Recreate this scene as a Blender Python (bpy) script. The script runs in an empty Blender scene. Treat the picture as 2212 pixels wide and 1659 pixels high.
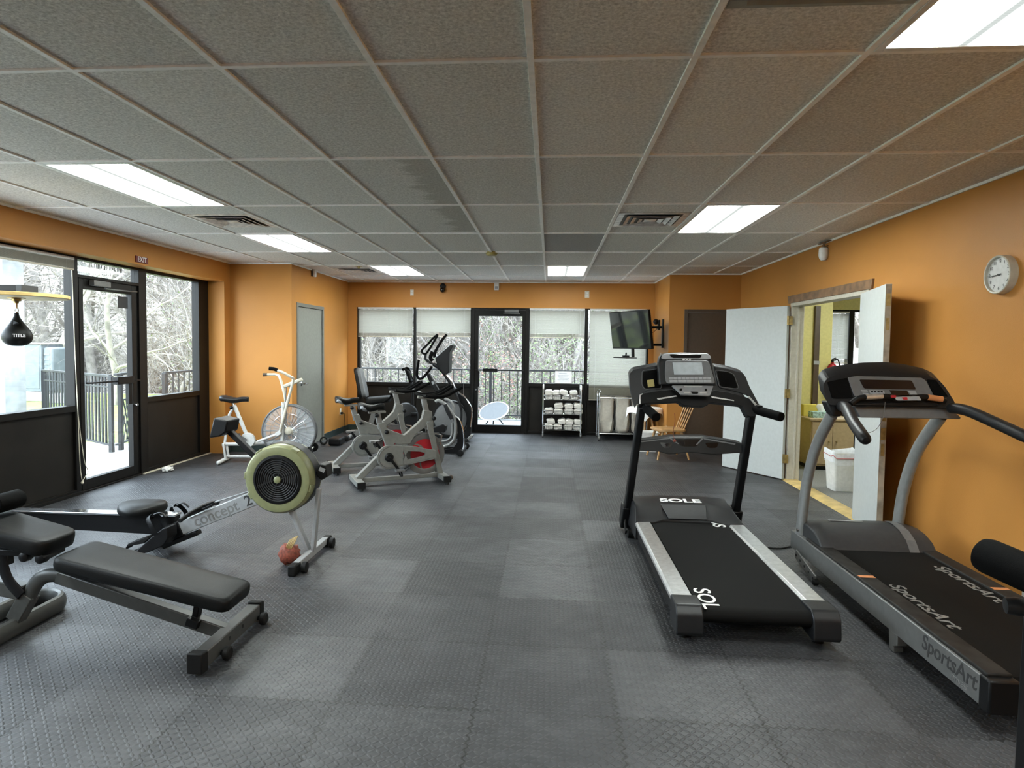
import bpy, bmesh, math, random
from mathutils import Vector, Matrix, Euler
R_ = math.radians
random.seed(7)

# ------------------------------------------------------------------ camera, world, exposure
F, YAW, PIT, ROLL = 1361.212, 0.0762875, 0.0466161, 0.0121404
CX, CY, HC = 1083.4726, 810.4859, 1.5040
IW, IH = 2212.0, 1659.0
scene = bpy.context.scene
COL = scene.collection
fwd = Vector((-math.sin(YAW)*math.cos(PIT), math.cos(YAW)*math.cos(PIT), -math.sin(PIT)))
rt0 = Vector((math.cos(YAW), math.sin(YAW), 0))
up0 = rt0.cross(fwd)
rt = math.cos(ROLL)*rt0 + math.sin(ROLL)*up0
up = -math.sin(ROLL)*rt0 + math.cos(ROLL)*up0
cam_d = bpy.data.cameras.new('camera')
cam = bpy.data.objects.new('camera', cam_d)
COL.objects.link(cam)
cam_d.sensor_width = 36.0
cam_d.sensor_fit = 'HORIZONTAL'
cam_d.lens = F/IW*36.0
cam_d.shift_x = (IW/2-CX)/IW
cam_d.shift_y = (CY-IH/2)/IW
cam_d.clip_start = 0.05
cam_d.clip_end = 400
cam.matrix_world = Matrix(((rt.x, up.x, -fwd.x, 0), (rt.y, up.y, -fwd.y, 0), (rt.z, up.z, -fwd.z, HC), (0, 0, 0, 1)))
scene.camera = cam
vs = scene.view_settings
vs.view_transform = 'Standard'
vs.look = 'None'
vs.exposure = 3.05
vs.gamma = 1.0
vs.use_curve_mapping = False
cy = scene.cycles
cy.max_bounces = 10
cy.diffuse_bounces = 5
cy.glossy_bounces = 4
cy.transmission_bounces = 8
cy.transparent_max_bounces = 24
cy.sample_clamp_indirect = 6.0
cy.caustics_reflective = False
cy.caustics_refractive = False

SKY_STRENGTH = 1.8
LAMP_STRENGTH = 7.4
world = bpy.data.worlds.new('overcast_sky')
scene.world = world
world.use_nodes = True
wn = world.node_tree.nodes
wl = world.node_tree.links
wn.clear()
wo = wn.new('ShaderNodeOutputWorld')
wb = wn.new('ShaderNodeBackground')
wr = wn.new('ShaderNodeValToRGB')
wg = wn.new('ShaderNodeTexCoord')
wsx = wn.new('ShaderNodeSeparateXYZ')
wl.new(wg.outputs['Generated'], wsx.inputs[0])
wl.new(wsx.outputs['Z'], wr.inputs[0])
wr.color_ramp.elements[0].position = 0.0
wr.color_ramp.elements[0].color = (0.80, 0.87, 0.95, 1)
wr.color_ramp.elements[1].position = 0.6
wr.color_ramp.elements[1].color = (0.80, 0.91, 1.06, 1)
wl.new(wr.outputs[0], wb.inputs['Color'])
wb.inputs['Strength'].default_value = SKY_STRENGTH
wl.new(wb.outputs[0], wo.inputs[0])


def W(px, py, X=None, Y=None, Z=None, p0=None, n=None):
    """a place in the room from a point measured on the photograph and the plane it lies in"""
    v = fwd + (px-CX)/F*rt - (py-CY)/F*up
    o = Vector((0, 0, HC))
    if X is not None:
        t = X/v.x
    elif Y is not None:
        t = Y/v.y
    elif Z is not None:
        t = (Z-HC)/v.z
    else:
        n = Vector(n)
        t = (Vector(p0)-o).dot(n)/v.dot(n)
    return o+t*v


# ------------------------------------------------------------------ materials
def new_mat(name):
    m = bpy.data.materials.new(name)
    m.use_nodes = True
    nt = m.node_tree
    b = nt.nodes['Principled BSDF']
    return m, nt, b


class NT:
    """short hand for node maths"""
    def __init__(s, nt):
        s.nt = nt

    def node(s, t, **k):
        n = s.nt.nodes.new(t)
        for a, v in k.items():
            setattr(n, a, v)
        return n

    def put(s, sock, v):
        if isinstance(v, (int, float)):
            sock.default_value = v
        elif isinstance(v, (tuple, list)):
            sock.default_value = v if len(v) != 3 or sock.type != 'RGBA' else (*v, 1)
        else:
            s.nt.links.new(v, sock)

    def m(s, op, a, b=0.0, c=0.0):
        n = s.node('ShaderNodeMath', operation=op)
        s.put(n.inputs[0], a)
        s.put(n.inputs[1], b)
        s.put(n.inputs[2], c)
        return n.outputs[0]

    def mix(s, f, a, b):
        n = s.node('ShaderNodeMix', data_type='RGBA')
        s.put(n.inputs[0], f)
        s.put(n.inputs[6], a)
        s.put(n.inputs[7], b)
        return n.outputs[2]

    def noise(s, vec, scale, detail=2.0, rough=0.5):
        n = s.node('ShaderNodeTexNoise')
        if vec is not None:
            s.put(n.inputs['Vector'], vec)
        n.inputs['Scale'].default_value = scale
        n.inputs['Detail'].default_value = detail
        n.inputs['Roughness'].default_value = rough
        return n.outputs['Fac']

    def ramp(s, f, a, b, ca=(0, 0, 0), cb=(1, 1, 1)):
        n = s.node('ShaderNodeValToRGB')
        n.color_ramp.elements[0].position = a
        n.color_ramp.elements[1].position = b
        n.color_ramp.elements[0].color = (*ca, 1)
        n.color_ramp.elements[1].color = (*cb, 1)
        s.put(n.inputs[0], f)
        return n.outputs[0]

    def obj(s):
        return s.node('ShaderNodeTexCoord').outputs['Object']

    def xyz(s, v):
        n = s.node('ShaderNodeSeparateXYZ')
        s.put(n.inputs[0], v)
        return n.outputs

    def comb(s, x, y, z=0.0):
        n = s.node('ShaderNodeCombineXYZ')
        s.put(n.inputs[0], x)
        s.put(n.inputs[1], y)
        s.put(n.inputs[2], z)
        return n.outputs[0]

    def bump(s, h, strength, dist):
        n = s.node('ShaderNodeBump')
        n.inputs['Strength'].default_value = strength
        n.inputs['Distance'].default_value = dist
        s.put(n.inputs['Height'], h)
        return n.outputs[0]


def mat(name, col, rough=0.5, metal=0.0, var=0.06, scale=30.0, bump=0.0, bscale=200.0, spec=0.5, coat=0.0):
    """a plain painted, plastic, metal or fabric surface: colour with a little mottling and grain"""
    m, nt, b = new_mat(name)
    g = NT(nt)
    co = g.obj()
    n = g.noise(co, scale, 3)
    dark = tuple(c*(1-var) for c in col)
    lite = tuple(min(1, c*(1+var)) for c in col)
    g.put(b.inputs['Base Color'], g.ramp(n, 0.35, 0.65, dark, lite))
    b.inputs['Roughness'].default_value = rough
    b.inputs['Metallic'].default_value = metal
    b.inputs['Specular IOR Level'].default_value = spec
    b.inputs['Coat Weight'].default_value = coat
    if bump:
        g.put(b.inputs['Normal'], g.bump(g.noise(co, bscale, 2), bump, 0.002))
    return m


M = {}


def defmats():
    M['black'] = mat('black_plastic', (.0045, .0045, .005), .42, spec=.25, bump=.15, bscale=600)
    M['blackgloss'] = mat('gloss_black', (.003, .003, .0035), .12, coat=.3)
    M['charcoal'] = mat('charcoal_plastic', (.011, .0115, .013), .42, spec=.3, bump=.15, bscale=500)
    M['darkgrey'] = mat('dark_grey_plastic', (.034, .035, .037), .45, spec=.3)
    M['grey'] = mat('grey_plastic', (.12, .123, .126), .4)
    M['lightgrey'] = mat('light_grey_plastic', (.30, .31, .32), .38)
    M['silver'] = mat('silver_paint', (.24, .243, .24), .36, metal=.35)
    M['chrome'] = mat('chrome', (.72, .73, .74), .14, metal=1)
    M['alu'] = mat('brushed_aluminium', (.62, .63, .63), .33, metal=.8, var=.1)
    M['steel'] = mat('steel_paint', (.16, .16, .157), .38, metal=.4)
    M['foam'] = mat('black_foam', (.003, .003, .003), .85, bump=.5, bscale=300, spec=.08)
    M['vinyl'] = mat('black_vinyl', (.004, .0043, .0043), .47, bump=.25, bscale=260, spec=.22)
    M['rubber'] = mat('black_rubber', (.005, .005, .005), .65, spec=.25)
    M['white'] = mat('white_paint', (.56, .56, .545), .4)
    M['cream'] = mat('cream_paint', (.52, .485, .40), .45)
    M['whiteplastic'] = mat('white_plastic', (.72, .72, .70), .35)
    M['almond'] = mat('almond_plastic', (.58, .54, .44), .4)
    M['khaki'] = mat('khaki_enamel', (.22, .228, .115), .38)
    M['red'] = mat('red_paint', (.36, .012, .02), .35)
    M['bikegrey'] = mat('bike_grey_enamel', (.19, .19, .175), .36, metal=.15)
    M['bronze'] = mat('dark_bronze_frame', (.006, .0055, .005), .42, spec=.22)
    M['panel'] = mat('dark_infill_panel', (.012, .0105, .009), .5, var=.2, scale=3, spec=.2)
    M['doorgrey'] = mat('grey_door_paint', (.21, .215, .195), .42)
    M['doorframegrey'] = mat('grey_frame_paint', (.16, .165, .15), .42)
    M['brown'] = mat('brown_door_paint', (.072, .05, .033), .45)
    M['brass'] = mat('tarnished_brass', (.38, .28, .12), .35, metal=.9, var=.2)
    M['towel'] = mat('white_terry', (.66, .64, .60), .95, bump=.8, bscale=350, spec=.1)
    M['canvas'] = mat('beige_canvas', (.50, .47, .41), .9, bump=.5, bscale=260, spec=.1)
    M['wood'] = mat('varnished_pine', (.42, .24, .095), .4, var=.25, scale=9)
    M['rawwood'] = mat('raw_trim_wood', (.20, .115, .06), .55, var=.3, scale=12)
    M['palewood'] = mat('pale_plywood', (.50, .36, .14), .5, var=.2, scale=9)
    M['base'] = mat('dark_green_vinyl_base', (.022, .034, .03), .45)
    M['yellow'] = mat('yellow_wall_paint', (.56, .50, .19), .55, bump=.3, bscale=120)
    M['carpet'] = mat('grey_carpet', (.17, .17, .16), .95, var=.3, scale=120)
    M['concrete'] = mat('concrete', (.36, .345, .325), .85, var=.18, scale=4)
    M['whitewash'] = mat('weathered_white_paint', (.25, .26, .265), .7, var=.15, scale=5)
    M['iron'] = mat('black_iron', (.012, .013, .014), .5)
    M['deck'] = mat('grey_deck_boards', (.34, .35, .36), .55, var=.15, scale=6)
    M['acmetal'] = mat('pale_unit_metal', (.11, .125, .14), .5, var=.08, scale=6)
    M['paper'] = mat('white_paper', (.80, .82, .84), .8)
    M['ink'] = mat('blue_ink', (.10, .14, .30), .8)
    M['redpaper'] = mat('orange_red_mesh', (.22, .05, .028), .6, var=.4, scale=60)
    M['lens'] = mat('dark_lens', (.005, .005, .006), .08)
    M['lettering_white'] = mat('white_lettering', (.75, .75, .75), .5)
    M['lettering_dark'] = mat('dark_lettering', (.03, .03, .03), .5)
    M['lettering_grey'] = mat('grey_lettering', (.17, .17, .165), .5)
    M['smoked'] = mat('smoked_display', (.012, .008, .008), .15)
    M['olive'] = mat('aged_yellow_plastic', (.40, .33, .10), .5)
    M['exitred'] = mat('dark_red_sign', (.16, .02, .015), .5)
    M['tissue'] = mat('teal_print_card', (.30, .45, .42), .7, var=.5, scale=40)
    M['orangeink'] = mat('orange_strip', (.55, .22, .08), .6)
    M['beltpad'] = mat('running_belt', (.0045, .0045, .0045), .7, bump=.4, bscale=700, spec=.1)
    M['deckdirty'] = mat('worn_black_rail', (.014, .013, .012), .6, var=.5, scale=14, spec=.2)
    M['stack'] = mat('gathered_slats', (.27, .26, .21), .5)  # slat colour painted darker, standing in for the shade of a backlit stack
    M['bench'] = mat('dark_bench_paint', (.072, .073, .070), .4, metal=.3, spec=.4)
    M['tan'] = mat('tan_laminate', (.40, .30, .17), .5)
    M['tabletop'] = mat('dull_grey_top', (.024, .027, .031), .4)
    M['wallgold'] = wall_paint('orange_wall_paint', (.48, .215, .052))
    M['glass'] = glass_mat('window_glass')
    M['clear'] = clear_mat('clear_plastic')
    M['slat'] = slat_mat('blind_slat')
    M['screen'] = mat('lcd_screen', (.42, .47, .50), .2)
    M['tvscreen'] = mat('tv_screen', (.012, .013, .014), .06, spec=.9)
    M['floor'] = floor_mat()
    M['ceiling'] = ceiling_mat()
    M['lamp'] = lamp_mat()
    M['litter'] = ground_mat()
    M['leaf'] = mat('evergreen_leaves', (.085, .125, .04), .6, var=.5, scale=3)
    M['russet'] = mat('russet_leaves', (.27, .13, .10), .7, var=.4, scale=3)
    M['grass'] = mat('lawn_grass', (.16, .20, .045), .8, var=.4, scale=6)
    for k, c in (('bark0', (.19, .17, .155)), ('bark1', (.20, .18, .165)), ('bark2', (.24, .215, .185)), ('bark3', (.15, .13, .11))):
        M[k] = mat('bark_'+k[-1:], c, .9, var=.3, scale=5)


def wall_paint(name, col):
    m, nt, b = new_mat(name)
    g = NT(nt)
    co = g.obj()
    n = g.noise(co, 1.4, 3)
    c = g.ramp(n, .3, .7, tuple(x*.93 for x in col), tuple(x*1.05 for x in col))
    g.put(b.inputs['Base Color'], c)
    b.inputs['Roughness'].default_value = .45
    b.inputs['Specular IOR Level'].default_value = .2
    g.put(b.inputs['Normal'], g.bump(g.noise(co, 170, 3), .35, .002))
    return m


def glass_mat(name):
    m, nt, b = new_mat(name)
    g = NT(nt)
    nt.nodes.remove(b)
    tr = g.node('ShaderNodeBsdfTransparent')
    tr.inputs[0].default_value = (.93, .96, .95, 1)
    gl = g.node('ShaderNodeBsdfGlossy')
    gl.inputs['Roughness'].default_value = .02
    lw = g.node('ShaderNodeLayerWeight')
    lw.inputs[0].default_value = .5
    fz = g.m('MULTIPLY_ADD', g.m('POWER', lw.outputs['Facing'], 4.0), .45, .03)
    mx = g.node('ShaderNodeMixShader')
    g.put(mx.inputs[0], fz)
    g.put(mx.inputs[1], tr.outputs[0])
    g.put(mx.inputs[2], gl.outputs[0])
    g.put(nt.nodes['Material Output'].inputs[0], mx.outputs[0])
    return m


def clear_mat(name):
    m, nt, b = new_mat(name)
    g = NT(nt)
    nt.nodes.remove(b)
    tr = g.node('ShaderNodeBsdfTransparent')
    tr.inputs[0].default_value = (.95, .96, .97, 1)
    gl = g.node('ShaderNodeBsdfPrincipled')
    gl.inputs['Base Color'].default_value = (.75, .78, .82, 1)
    gl.inputs['Roughness'].default_value = .15
    mx = g.node('ShaderNodeMixShader')
    n = g.noise(g.obj(), 9, 3)
    g.put(mx.inputs[0], g.m('MULTIPLY_ADD', n, .30, .02))
    g.put(mx.inputs[1], tr.outputs[0])
    g.put(mx.inputs[2], gl.outputs[0])
    g.put(nt.nodes['Material Output'].inputs[0], mx.outputs[0])
    return m


def slat_mat(name):
    m, nt, b = new_mat(name)
    g = NT(nt)
    b.inputs['Base Color'].default_value = (.42, .41, .365, 1)
    b.inputs['Roughness'].default_value = .45
    tl = g.node('ShaderNodeBsdfTranslucent')
    tl.inputs[0].default_value = (.78, .76, .66, 1)
    mx = g.node('ShaderNodeMixShader')
    mx.inputs[0].default_value = .22
    g.put(mx.inputs[1], b.outputs[0])
    g.put(mx.inputs[2], tl.outputs[0])
    g.put(nt.nodes['Material Output'].inputs[0], mx.outputs[0])
    return m


TILE, TX0, TY0 = .586, .295, 2.52


def floor_mat():
    """interlocking dark foam mats with a raised diamond tread"""
    m, nt, b = new_mat('foam_mat_floor')
    g = NT(nt)
    co = g.obj()
    x, y, z = g.xyz(co)
    # jigsaw edge: seams wander in and out
    jx = g.m('MULTIPLY', g.m('SINE', g.m('MULTIPLY', y, 2*math.pi/.045)), .0075)
    jy = g.m('MULTIPLY', g.m('SINE', g.m('MULTIPLY', x, 2*math.pi/.045)), .0075)
    u = g.m('DIVIDE', g.m('SUBTRACT', g.m('ADD', x, jx), TX0), TILE)
    v = g.m('DIVIDE', g.m('SUBTRACT', g.m('ADD', y, jy), TY0), TILE)
    iu, iv = g.m('FLOOR', u), g.m('FLOOR', v)
    du = g.m('ABSOLUTE', g.m('SUBTRACT', g.m('FRACT', u), .5))
    dv = g.m('ABSOLUTE', g.m('SUBTRACT', g.m('FRACT', v), .5))
    edge = g.m('MAXIMUM', du, dv)
    wn_ = g.node('ShaderNodeTexWhiteNoise', noise_dimensions='2D')
    g.put(wn_.inputs['Vector'], g.comb(iu, iv))
    rnd = wn_.outputs['Value']
    gate = g.ramp(g.noise(co, 2.2, 2), .30, .46)
    seam = g.m('MULTIPLY', g.m('GREATER_THAN', edge, .4915), gate)
    # tread: lozenges at +-45 degrees in a checkerboard, turned on some mats
    turn = g.m('GREATER_THAN', rnd, .5)
    cell = .026
    cx = g.m('DIVIDE', x, cell)
    cyy = g.m('DIVIDE', y, cell)
    par = g.m('FLOORED_MODULO', g.m('ADD', g.m('ADD', g.m('FLOOR', cx), g.m('FLOOR', cyy)), turn), 2.0)
    lx = g.m('SUBTRACT', g.m('FRACT', cx), .5)
    ly = g.m('SUBTRACT', g.m('FRACT', cyy), .5)
    a = g.m('ADD', lx, ly)
    d = g.m('SUBTRACT', lx, ly)
    p1 = g.m('ADD', g.m('MULTIPLY', g.m('MULTIPLY', a, a), 1.5), g.m('MULTIPLY', g.m('MULTIPLY', d, d), 8.0))
    p2 = g.m('ADD', g.m('MULTIPLY', g.m('MULTIPLY', d, d), 1.5), g.m('MULTIPLY', g.m('MULTIPLY', a, a), 8.0))
    q = g.m('ADD', g.m('MULTIPLY', p1, par), g.m('MULTIPLY', p2, g.m('SUBTRACT', 1.0, par)))
    loz = g.m('MAXIMUM', g.m('SUBTRACT', 1.0, q), 0.0)
    loz = g.m('POWER', loz, .7)
    wear = g.ramp(g.m('ADD', g.noise(co, 1.6, 5, .65), g.m('MULTIPLY', g.m('SUBTRACT', rnd, .5), .25)), .38, .62)
    h = g.m('SUBTRACT', g.m('MULTIPLY', loz, g.m('MULTIPLY_ADD', wear, -.6, 1.0)), g.m('MULTIPLY', seam, 1.6))
    h = g.m('ADD', h, g.m('MULTIPLY', g.noise(co, 5, 3), 1.2))
    scuff = g.ramp(g.noise(g.comb(g.m('MULTIPLY', x, 9.0), g.m('MULTIPLY', y, 22.0)), 1.0, 6, .75), .46, .60)
    scuff = g.m('MULTIPLY', scuff, wear)
    g.put(b.inputs['Normal'], g.bump(h, .75, .0042))
    tone = g.m('ADD', g.m('MULTIPLY', rnd, .45), g.m('MULTIPLY', g.noise(co, 2.7, 5, .65), .9))
    c = g.ramp(tone, .25, .95, (.014, .0145, .016), (.046, .047, .051))
    c = g.mix(g.m('MULTIPLY', scuff, .35), c, (.11, .114, .122))
    c = g.mix(g.m('MULTIPLY', loz, .25), c, (.07, .072, .077))
    c = g.mix(seam, c, (.012, .012, .012))
    g.put(b.inputs['Base Color'], c)
    g.put(b.inputs['Roughness'], g.m('SUBTRACT', g.m('ADD', g.m('MULTIPLY', g.noise(co, 3.3, 4, .6), .20), .42), g.m('MULTIPLY', wear, .08)))
    b.inputs['Specular IOR Level'].default_value = .45
    return m


GX0, GY0, GW, GL = -.0898, 2.4284, .6096, 1.2192


def ceiling_mat():
    """mineral-fibre lay-in tiles: grain, tile to tile tone, one darker tile, one water stain"""
    m, nt, b = new_mat('mineral_fibre_tile')
    g = NT(nt)
    co = g.obj()
    x, y, z = g.xyz(co)
    u = g.m('DIVIDE', g.m('SUBTRACT', x, GX0), GW)
    v = g.m('DIVIDE', g.m('SUBTRACT', y, GY0), GL)
    iu, iv = g.m('FLOOR', u), g.m('FLOOR', v)
    wn_ = g.node('ShaderNodeTexWhiteNoise', noise_dimensions='2D')
    g.put(wn_.inputs['Vector'], g.comb(iu, iv))
    rnd = wn_.outputs['Value']
    grain = g.noise(co, 70, 4, .75)
    tone = g.m('ADD', g.m('MULTIPLY', rnd, .10), g.m('MULTIPLY', grain, .95))
    c = g.ramp(tone, .36, .72, (.50, .485, .45), (.94, .925, .88))

    def is_cell(i, j):
        return g.m('MULTIPLY', g.m('COMPARE', iu, float(i), .1), g.m('COMPARE', iv, float(j), .1))
    dark = is_cell(0, 3)
    c = g.mix(g.m('MULTIPLY', dark, .6), c, (.25, .25, .26))
    # stain along the edge of two tiles, ragged like a tide line
    fu = g.m('FRACT', u)
    rag = g.m('MULTIPLY', g.noise(g.comb(0.0, g.m('MULTIPLY', y, 1.0)), 7, 3), .75)
    fine = g.noise(g.comb(g.m('MULTIPLY', x, 2.0), g.m('MULTIPLY', y, 16.0)), 2.2, 3)
    st = g.m('SUBTRACT', g.m('ADD', fu, g.m('MULTIPLY', fine, .30)), g.m('ADD', rag, .38))
    st = g.ramp(st, .0, .10)
    yr = g.m('MULTIPLY', g.m('GREATER_THAN', y, GY0+GL), g.m('LESS_THAN', y, GY0+GL*3-.08))
    st = g.m('MULTIPLY', g.m('MULTIPLY', st, g.m('COMPARE', iu, -2.0, .1)), yr)
    c = g.mix(g.m('MULTIPLY', st, .42), c, (.24, .225, .18))
    g.put(b.inputs['Base Color'], c)
    b.inputs['Roughness'].default_value = .95
    b.inputs['Specular IOR Level'].default_value = .1
    g.put(b.inputs['Normal'], g.bump(grain, .5, .004))
    return m


def lamp_mat():
    """prismatic lens lit by two tubes behind it"""
    m, nt, b = new_mat('fluorescent_lens')
    g = NT(nt)
    co = g.obj()
    x, y, z = g.xyz(co)
    ax = g.m('ABSOLUTE', x)
    band = g.m('ABSOLUTE', g.m('SUBTRACT', ax, .15))
    e = g.ramp(band, .0, .138, (1, 1, 1), (.012, .012, .012))
    em = g.node('ShaderNodeEmission')
    g.put(em.inputs[0], g.mix(1.0, (.93, 1.0, .96), (.93, 1.0, .96)))
    prism = g.m('MULTIPLY_ADD', g.m('SINE', g.m('MULTIPLY', y, 420)), .06, 1.0)
    g.put(em.inputs[1], g.m('MULTIPLY', g.m('MULTIPLY', e, LAMP_STRENGTH), prism))
    g.put(nt.nodes['Material Output'].inputs[0], em.outputs[0])
    nt.nodes.remove(b)
    return m


def ground_mat():
    m, nt, b = new_mat('leaf_litter')
    g = NT(nt)
    co = g.obj()
    n = g.noise(co, 3.5, 6, .7)
    c = g.ramp(n, .3, .7, (.20, .175, .15), (.36, .325, .285))
    g.put(b.inputs['Base Color'], c)
    b.inputs['Roughness'].default_value = 1
    return m


# ------------------------------------------------------------------ geometry helpers
def catmull(P, n=6, closed=False):
    P = [Vector(p) for p in P]
    if len(P) < 3:
        return P
    out = []
    L = len(P)
    rng = range(L) if closed else range(L-1)
    for i in rng:
        if closed:
            a, b, c, d = P[i-1], P[i], P[(i+1) % L], P[(i+2) % L]
        else:
            a, b, c, d = P[max(i-1, 0)], P[i], P[i+1], P[min(i+2, L-1)]
        for k in range(n):
            t = k/n
            out.append(.5*((2*b)+(c-a)*t+(2*a-5*b+4*c-d)*t*t+(3*b-a-3*c+d)*t**3))
    if not closed:
        out.append(P[-1])
    return out


class MB:
    """collects shapes and links them as ONE mesh object"""
    def __init__(s, origin=(0, 0, 0)):
        s.v, s.f = [], []
        s.o = Vector(origin)

    def add(s, vs_, fs):
        b = len(s.v)
        s.v += [Vector(p) for p in vs_]
        s.f += [tuple(i+b for i in f) for f in fs]
        return s

    def box(s, lo, hi, rot=None, about=None):
        x0, y0, z0 = lo
        x1, y1, z1 = hi
        P = [Vector(p) for p in ((x0, y0, z0), (x1, y0, z0), (x1, y1, z0), (x0, y1, z0), (x0, y0, z1), (x1, y0, z1), (x1, y1, z1), (x0, y1, z1))]
        if rot is not None:
            c = Vector(about) if about is not None else (P[0]+P[6])/2
            Rm = Euler(rot).to_matrix()
            P = [c+Rm@(p-c) for p in P]
        return s.add(P, [(0, 3, 2, 1), (4, 5, 6, 7), (0, 1, 5, 4), (1, 2, 6, 5), (2, 3, 7, 6), (3, 0, 4, 7)])

    def bar(s, p0, p1, w, h, side=None):
        """box-section bar from p0 to p1: w across 'side', h across the other way"""
        p0, p1 = Vector(p0), Vector(p1)
        d = (p1-p0).normalized()
        sd = Vector(side) if side is not None else Vector((0, 0, 1)).cross(d)
        if sd.length < 1e-4:
            sd = Vector((1, 0, 0))
        sd = (sd-d*sd.dot(d)).normalized()
        u = d.cross(sd).normalized()
        P = []
        for p in (p0, p1):
            for a, c in ((-1, -1), (1, -1), (1, 1), (-1, 1)):
                P.append(p+sd*a*w/2+u*c*h/2)
        return s.add(P, [(3, 2, 1, 0), (4, 5, 6, 7), (0, 1, 5, 4), (1, 2, 6, 5), (2, 3, 7, 6), (3, 0, 4, 7)])

    def tube(s, P, r, seg=10, closed=False, flat=None, caps=True):
        P = [Vector(p) for p in P]
        n = len(P)
        rr = r if isinstance(r, (list, tuple)) else [r]*n
        if len(rr) != n:
            rr = [rr[0]+(rr[-1]-rr[0])*i/(n-1) for i in range(n)]
        T = []
        for i in range(n):
            a = P[i-1] if (i > 0 or closed) else P[i]
            b = P[(i+1) % n] if (i < n-1 or closed) else P[i]
            d = (b-a)
            T.append(d.normalized() if d.length > 1e-9 else Vector((0, 0, 1)))
        nrm = T[0].orthogonal().normalized()
        if flat is not None:
            nrm = Vector(flat[0])
            nrm = (nrm-T[0]*nrm.dot(T[0])).normalized()
        V, Fs = [], []
        for i in range(n):
            nrm = (nrm-T[i]*nrm.dot(T[i]))
            nrm = nrm.normalized() if nrm.length > 1e-6 else T[i].orthogonal().normalized()
            bn = T[i].cross(nrm)
            kx, ky = (1, 1) if flat is None else (flat[1], flat[2])
            for k in range(seg):
                t = 2*math.pi*k/seg
                V.append(P[i]+nrm*math.cos(t)*rr[i]*kx+bn*math.sin(t)*rr[i]*ky)
        m = n if closed else n-1
        for i in range(m):
            j = (i+1) % n
            for k in range(seg):
                k2 = (k+1) % seg
                Fs.append((i*seg+k, i*seg+k2, j*seg+k2, j*seg+k))
        if caps and not closed:
            Fs.append(tuple(range(seg-1, -1, -1)))
            Fs.append(tuple((n-1)*seg+k for k in range(seg)))
        return s.add(V, Fs)

    def cyl(s, p0, p1, r, r2=None, seg=20):
        return s.tube([p0, p1], [r, r if r2 is None else r2], seg)

    def rod(s, P, r, seg=10, n=6, **k):
        return s.tube(catmull(P, n), r, seg, **k)

    def lathe(s, c, axis, prof, seg=32, cap=True):
        """prof: (distance along axis, radius)"""
        c, ax = Vector(c), Vector(axis).normalized()
        a = ax.orthogonal().normalized()
        b = ax.cross(a)
        V, Fs = [], []
        for (h, r) in prof:
            for k in range(seg):
                t = 2*math.pi*k/seg
                V.append(c+ax*h+(a*math.cos(t)+b*math.sin(t))*max(r, 1e-4))
        for i in range(len(prof)-1):
            for k in range(seg):
                k2 = (k+1) % seg
                Fs.append((i*seg+k, i*seg+k2, (i+1)*seg+k2, (i+1)*seg+k))
        if cap:
            Fs.append(tuple(range(seg-1, -1, -1)))
            Fs.append(tuple((len(prof)-1)*seg+k for k in range(seg)))
        return s.add(V, Fs)

    def ring(s, c, axis, R, r, seg=36, rs=8, arc=None):
        c, ax = Vector(c), Vector(axis).normalized()
        a = ax.orthogonal().normalized()
        b = ax.cross(a)
        return s.tube([c+(a*math.cos(2*math.pi*k/seg)+b*math.sin(2*math.pi*k/seg))*R for k in range(seg)], r, rs, closed=True)

    def ball(s, c, r, seg=16, rings=10, sc=(1, 1, 1)):
        c = Vector(c)
        V = [c+Vector((0, 0, r*sc[2]))]
        for i in range(1, rings):
            t = math.pi*i/rings
            for k in range(seg):
                p = 2*math.pi*k/seg
                V.append(c+Vector((math.sin(t)*math.cos(p)*r*sc[0], math.sin(t)*math.sin(p)*r*sc[1], math.cos(t)*r*sc[2])))
        V.append(c-Vector((0, 0, r*sc[2])))
        Fs = [(0, 1+k, 1+(k+1) % seg) for k in range(seg)]
        for i in range(rings-2):
            for k in range(seg):
                a = 1+i*seg+k
                b = 1+i*seg+(k+1) % seg
                Fs.append((a, a+seg, b+seg, b))
        o = 1+(rings-2)*seg
        Fs += [(o+k, len(V)-1, o+(k+1) % seg) for k in range(seg)]
        return s.add(V, Fs)

    def prism(s, P, d):
        """closed polygon P (3-D points) pushed along d"""
        P = [Vector(p) for p in P]
        d = Vector(d)
        nrm = Vector((0, 0, 0))
        for i in range(len(P)):
            nrm += P[i].cross(P[(i+1) % len(P)])
        if nrm.dot(d) > 0:
            P = P[::-1]
        n = len(P)
        Fs = [tuple(range(n)), tuple(range(2*n-1, n-1, -1))]
        for i in range(n):
            j = (i+1) % n
            Fs.append((j, i, i+n, j+n))
        return s.add(P+[p+d for p in P], Fs)

    def sz(s, P, y0, y1):
        """polygon of (x, z) pairs given a thickness from y0 to y1"""
        return s.prism([(a, y0, b) for a, b in P], (0, y1-y0, 0))

    def yz(s, P, x0, x1):
        return s.prism([(x0, a, b) for a, b in P], (x1-x0, 0, 0))

    def loft(s, rings, closed_ends=True):
        n = len(rings[0])
        V = [p for r in rings for p in r]
        Fs = []
        for i in range(len(rings)-1):
            for k in range(n):
                k2 = (k+1) % n
                Fs.append((i*n+k, i*n+k2, (i+1)*n+k2, (i+1)*n+k))
        if closed_ends:
            Fs.append(tuple(range(n-1, -1, -1)))
            Fs.append(tuple((len(rings)-1)*n+k for k in range(n)))
        return s.add(V, Fs)

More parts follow.
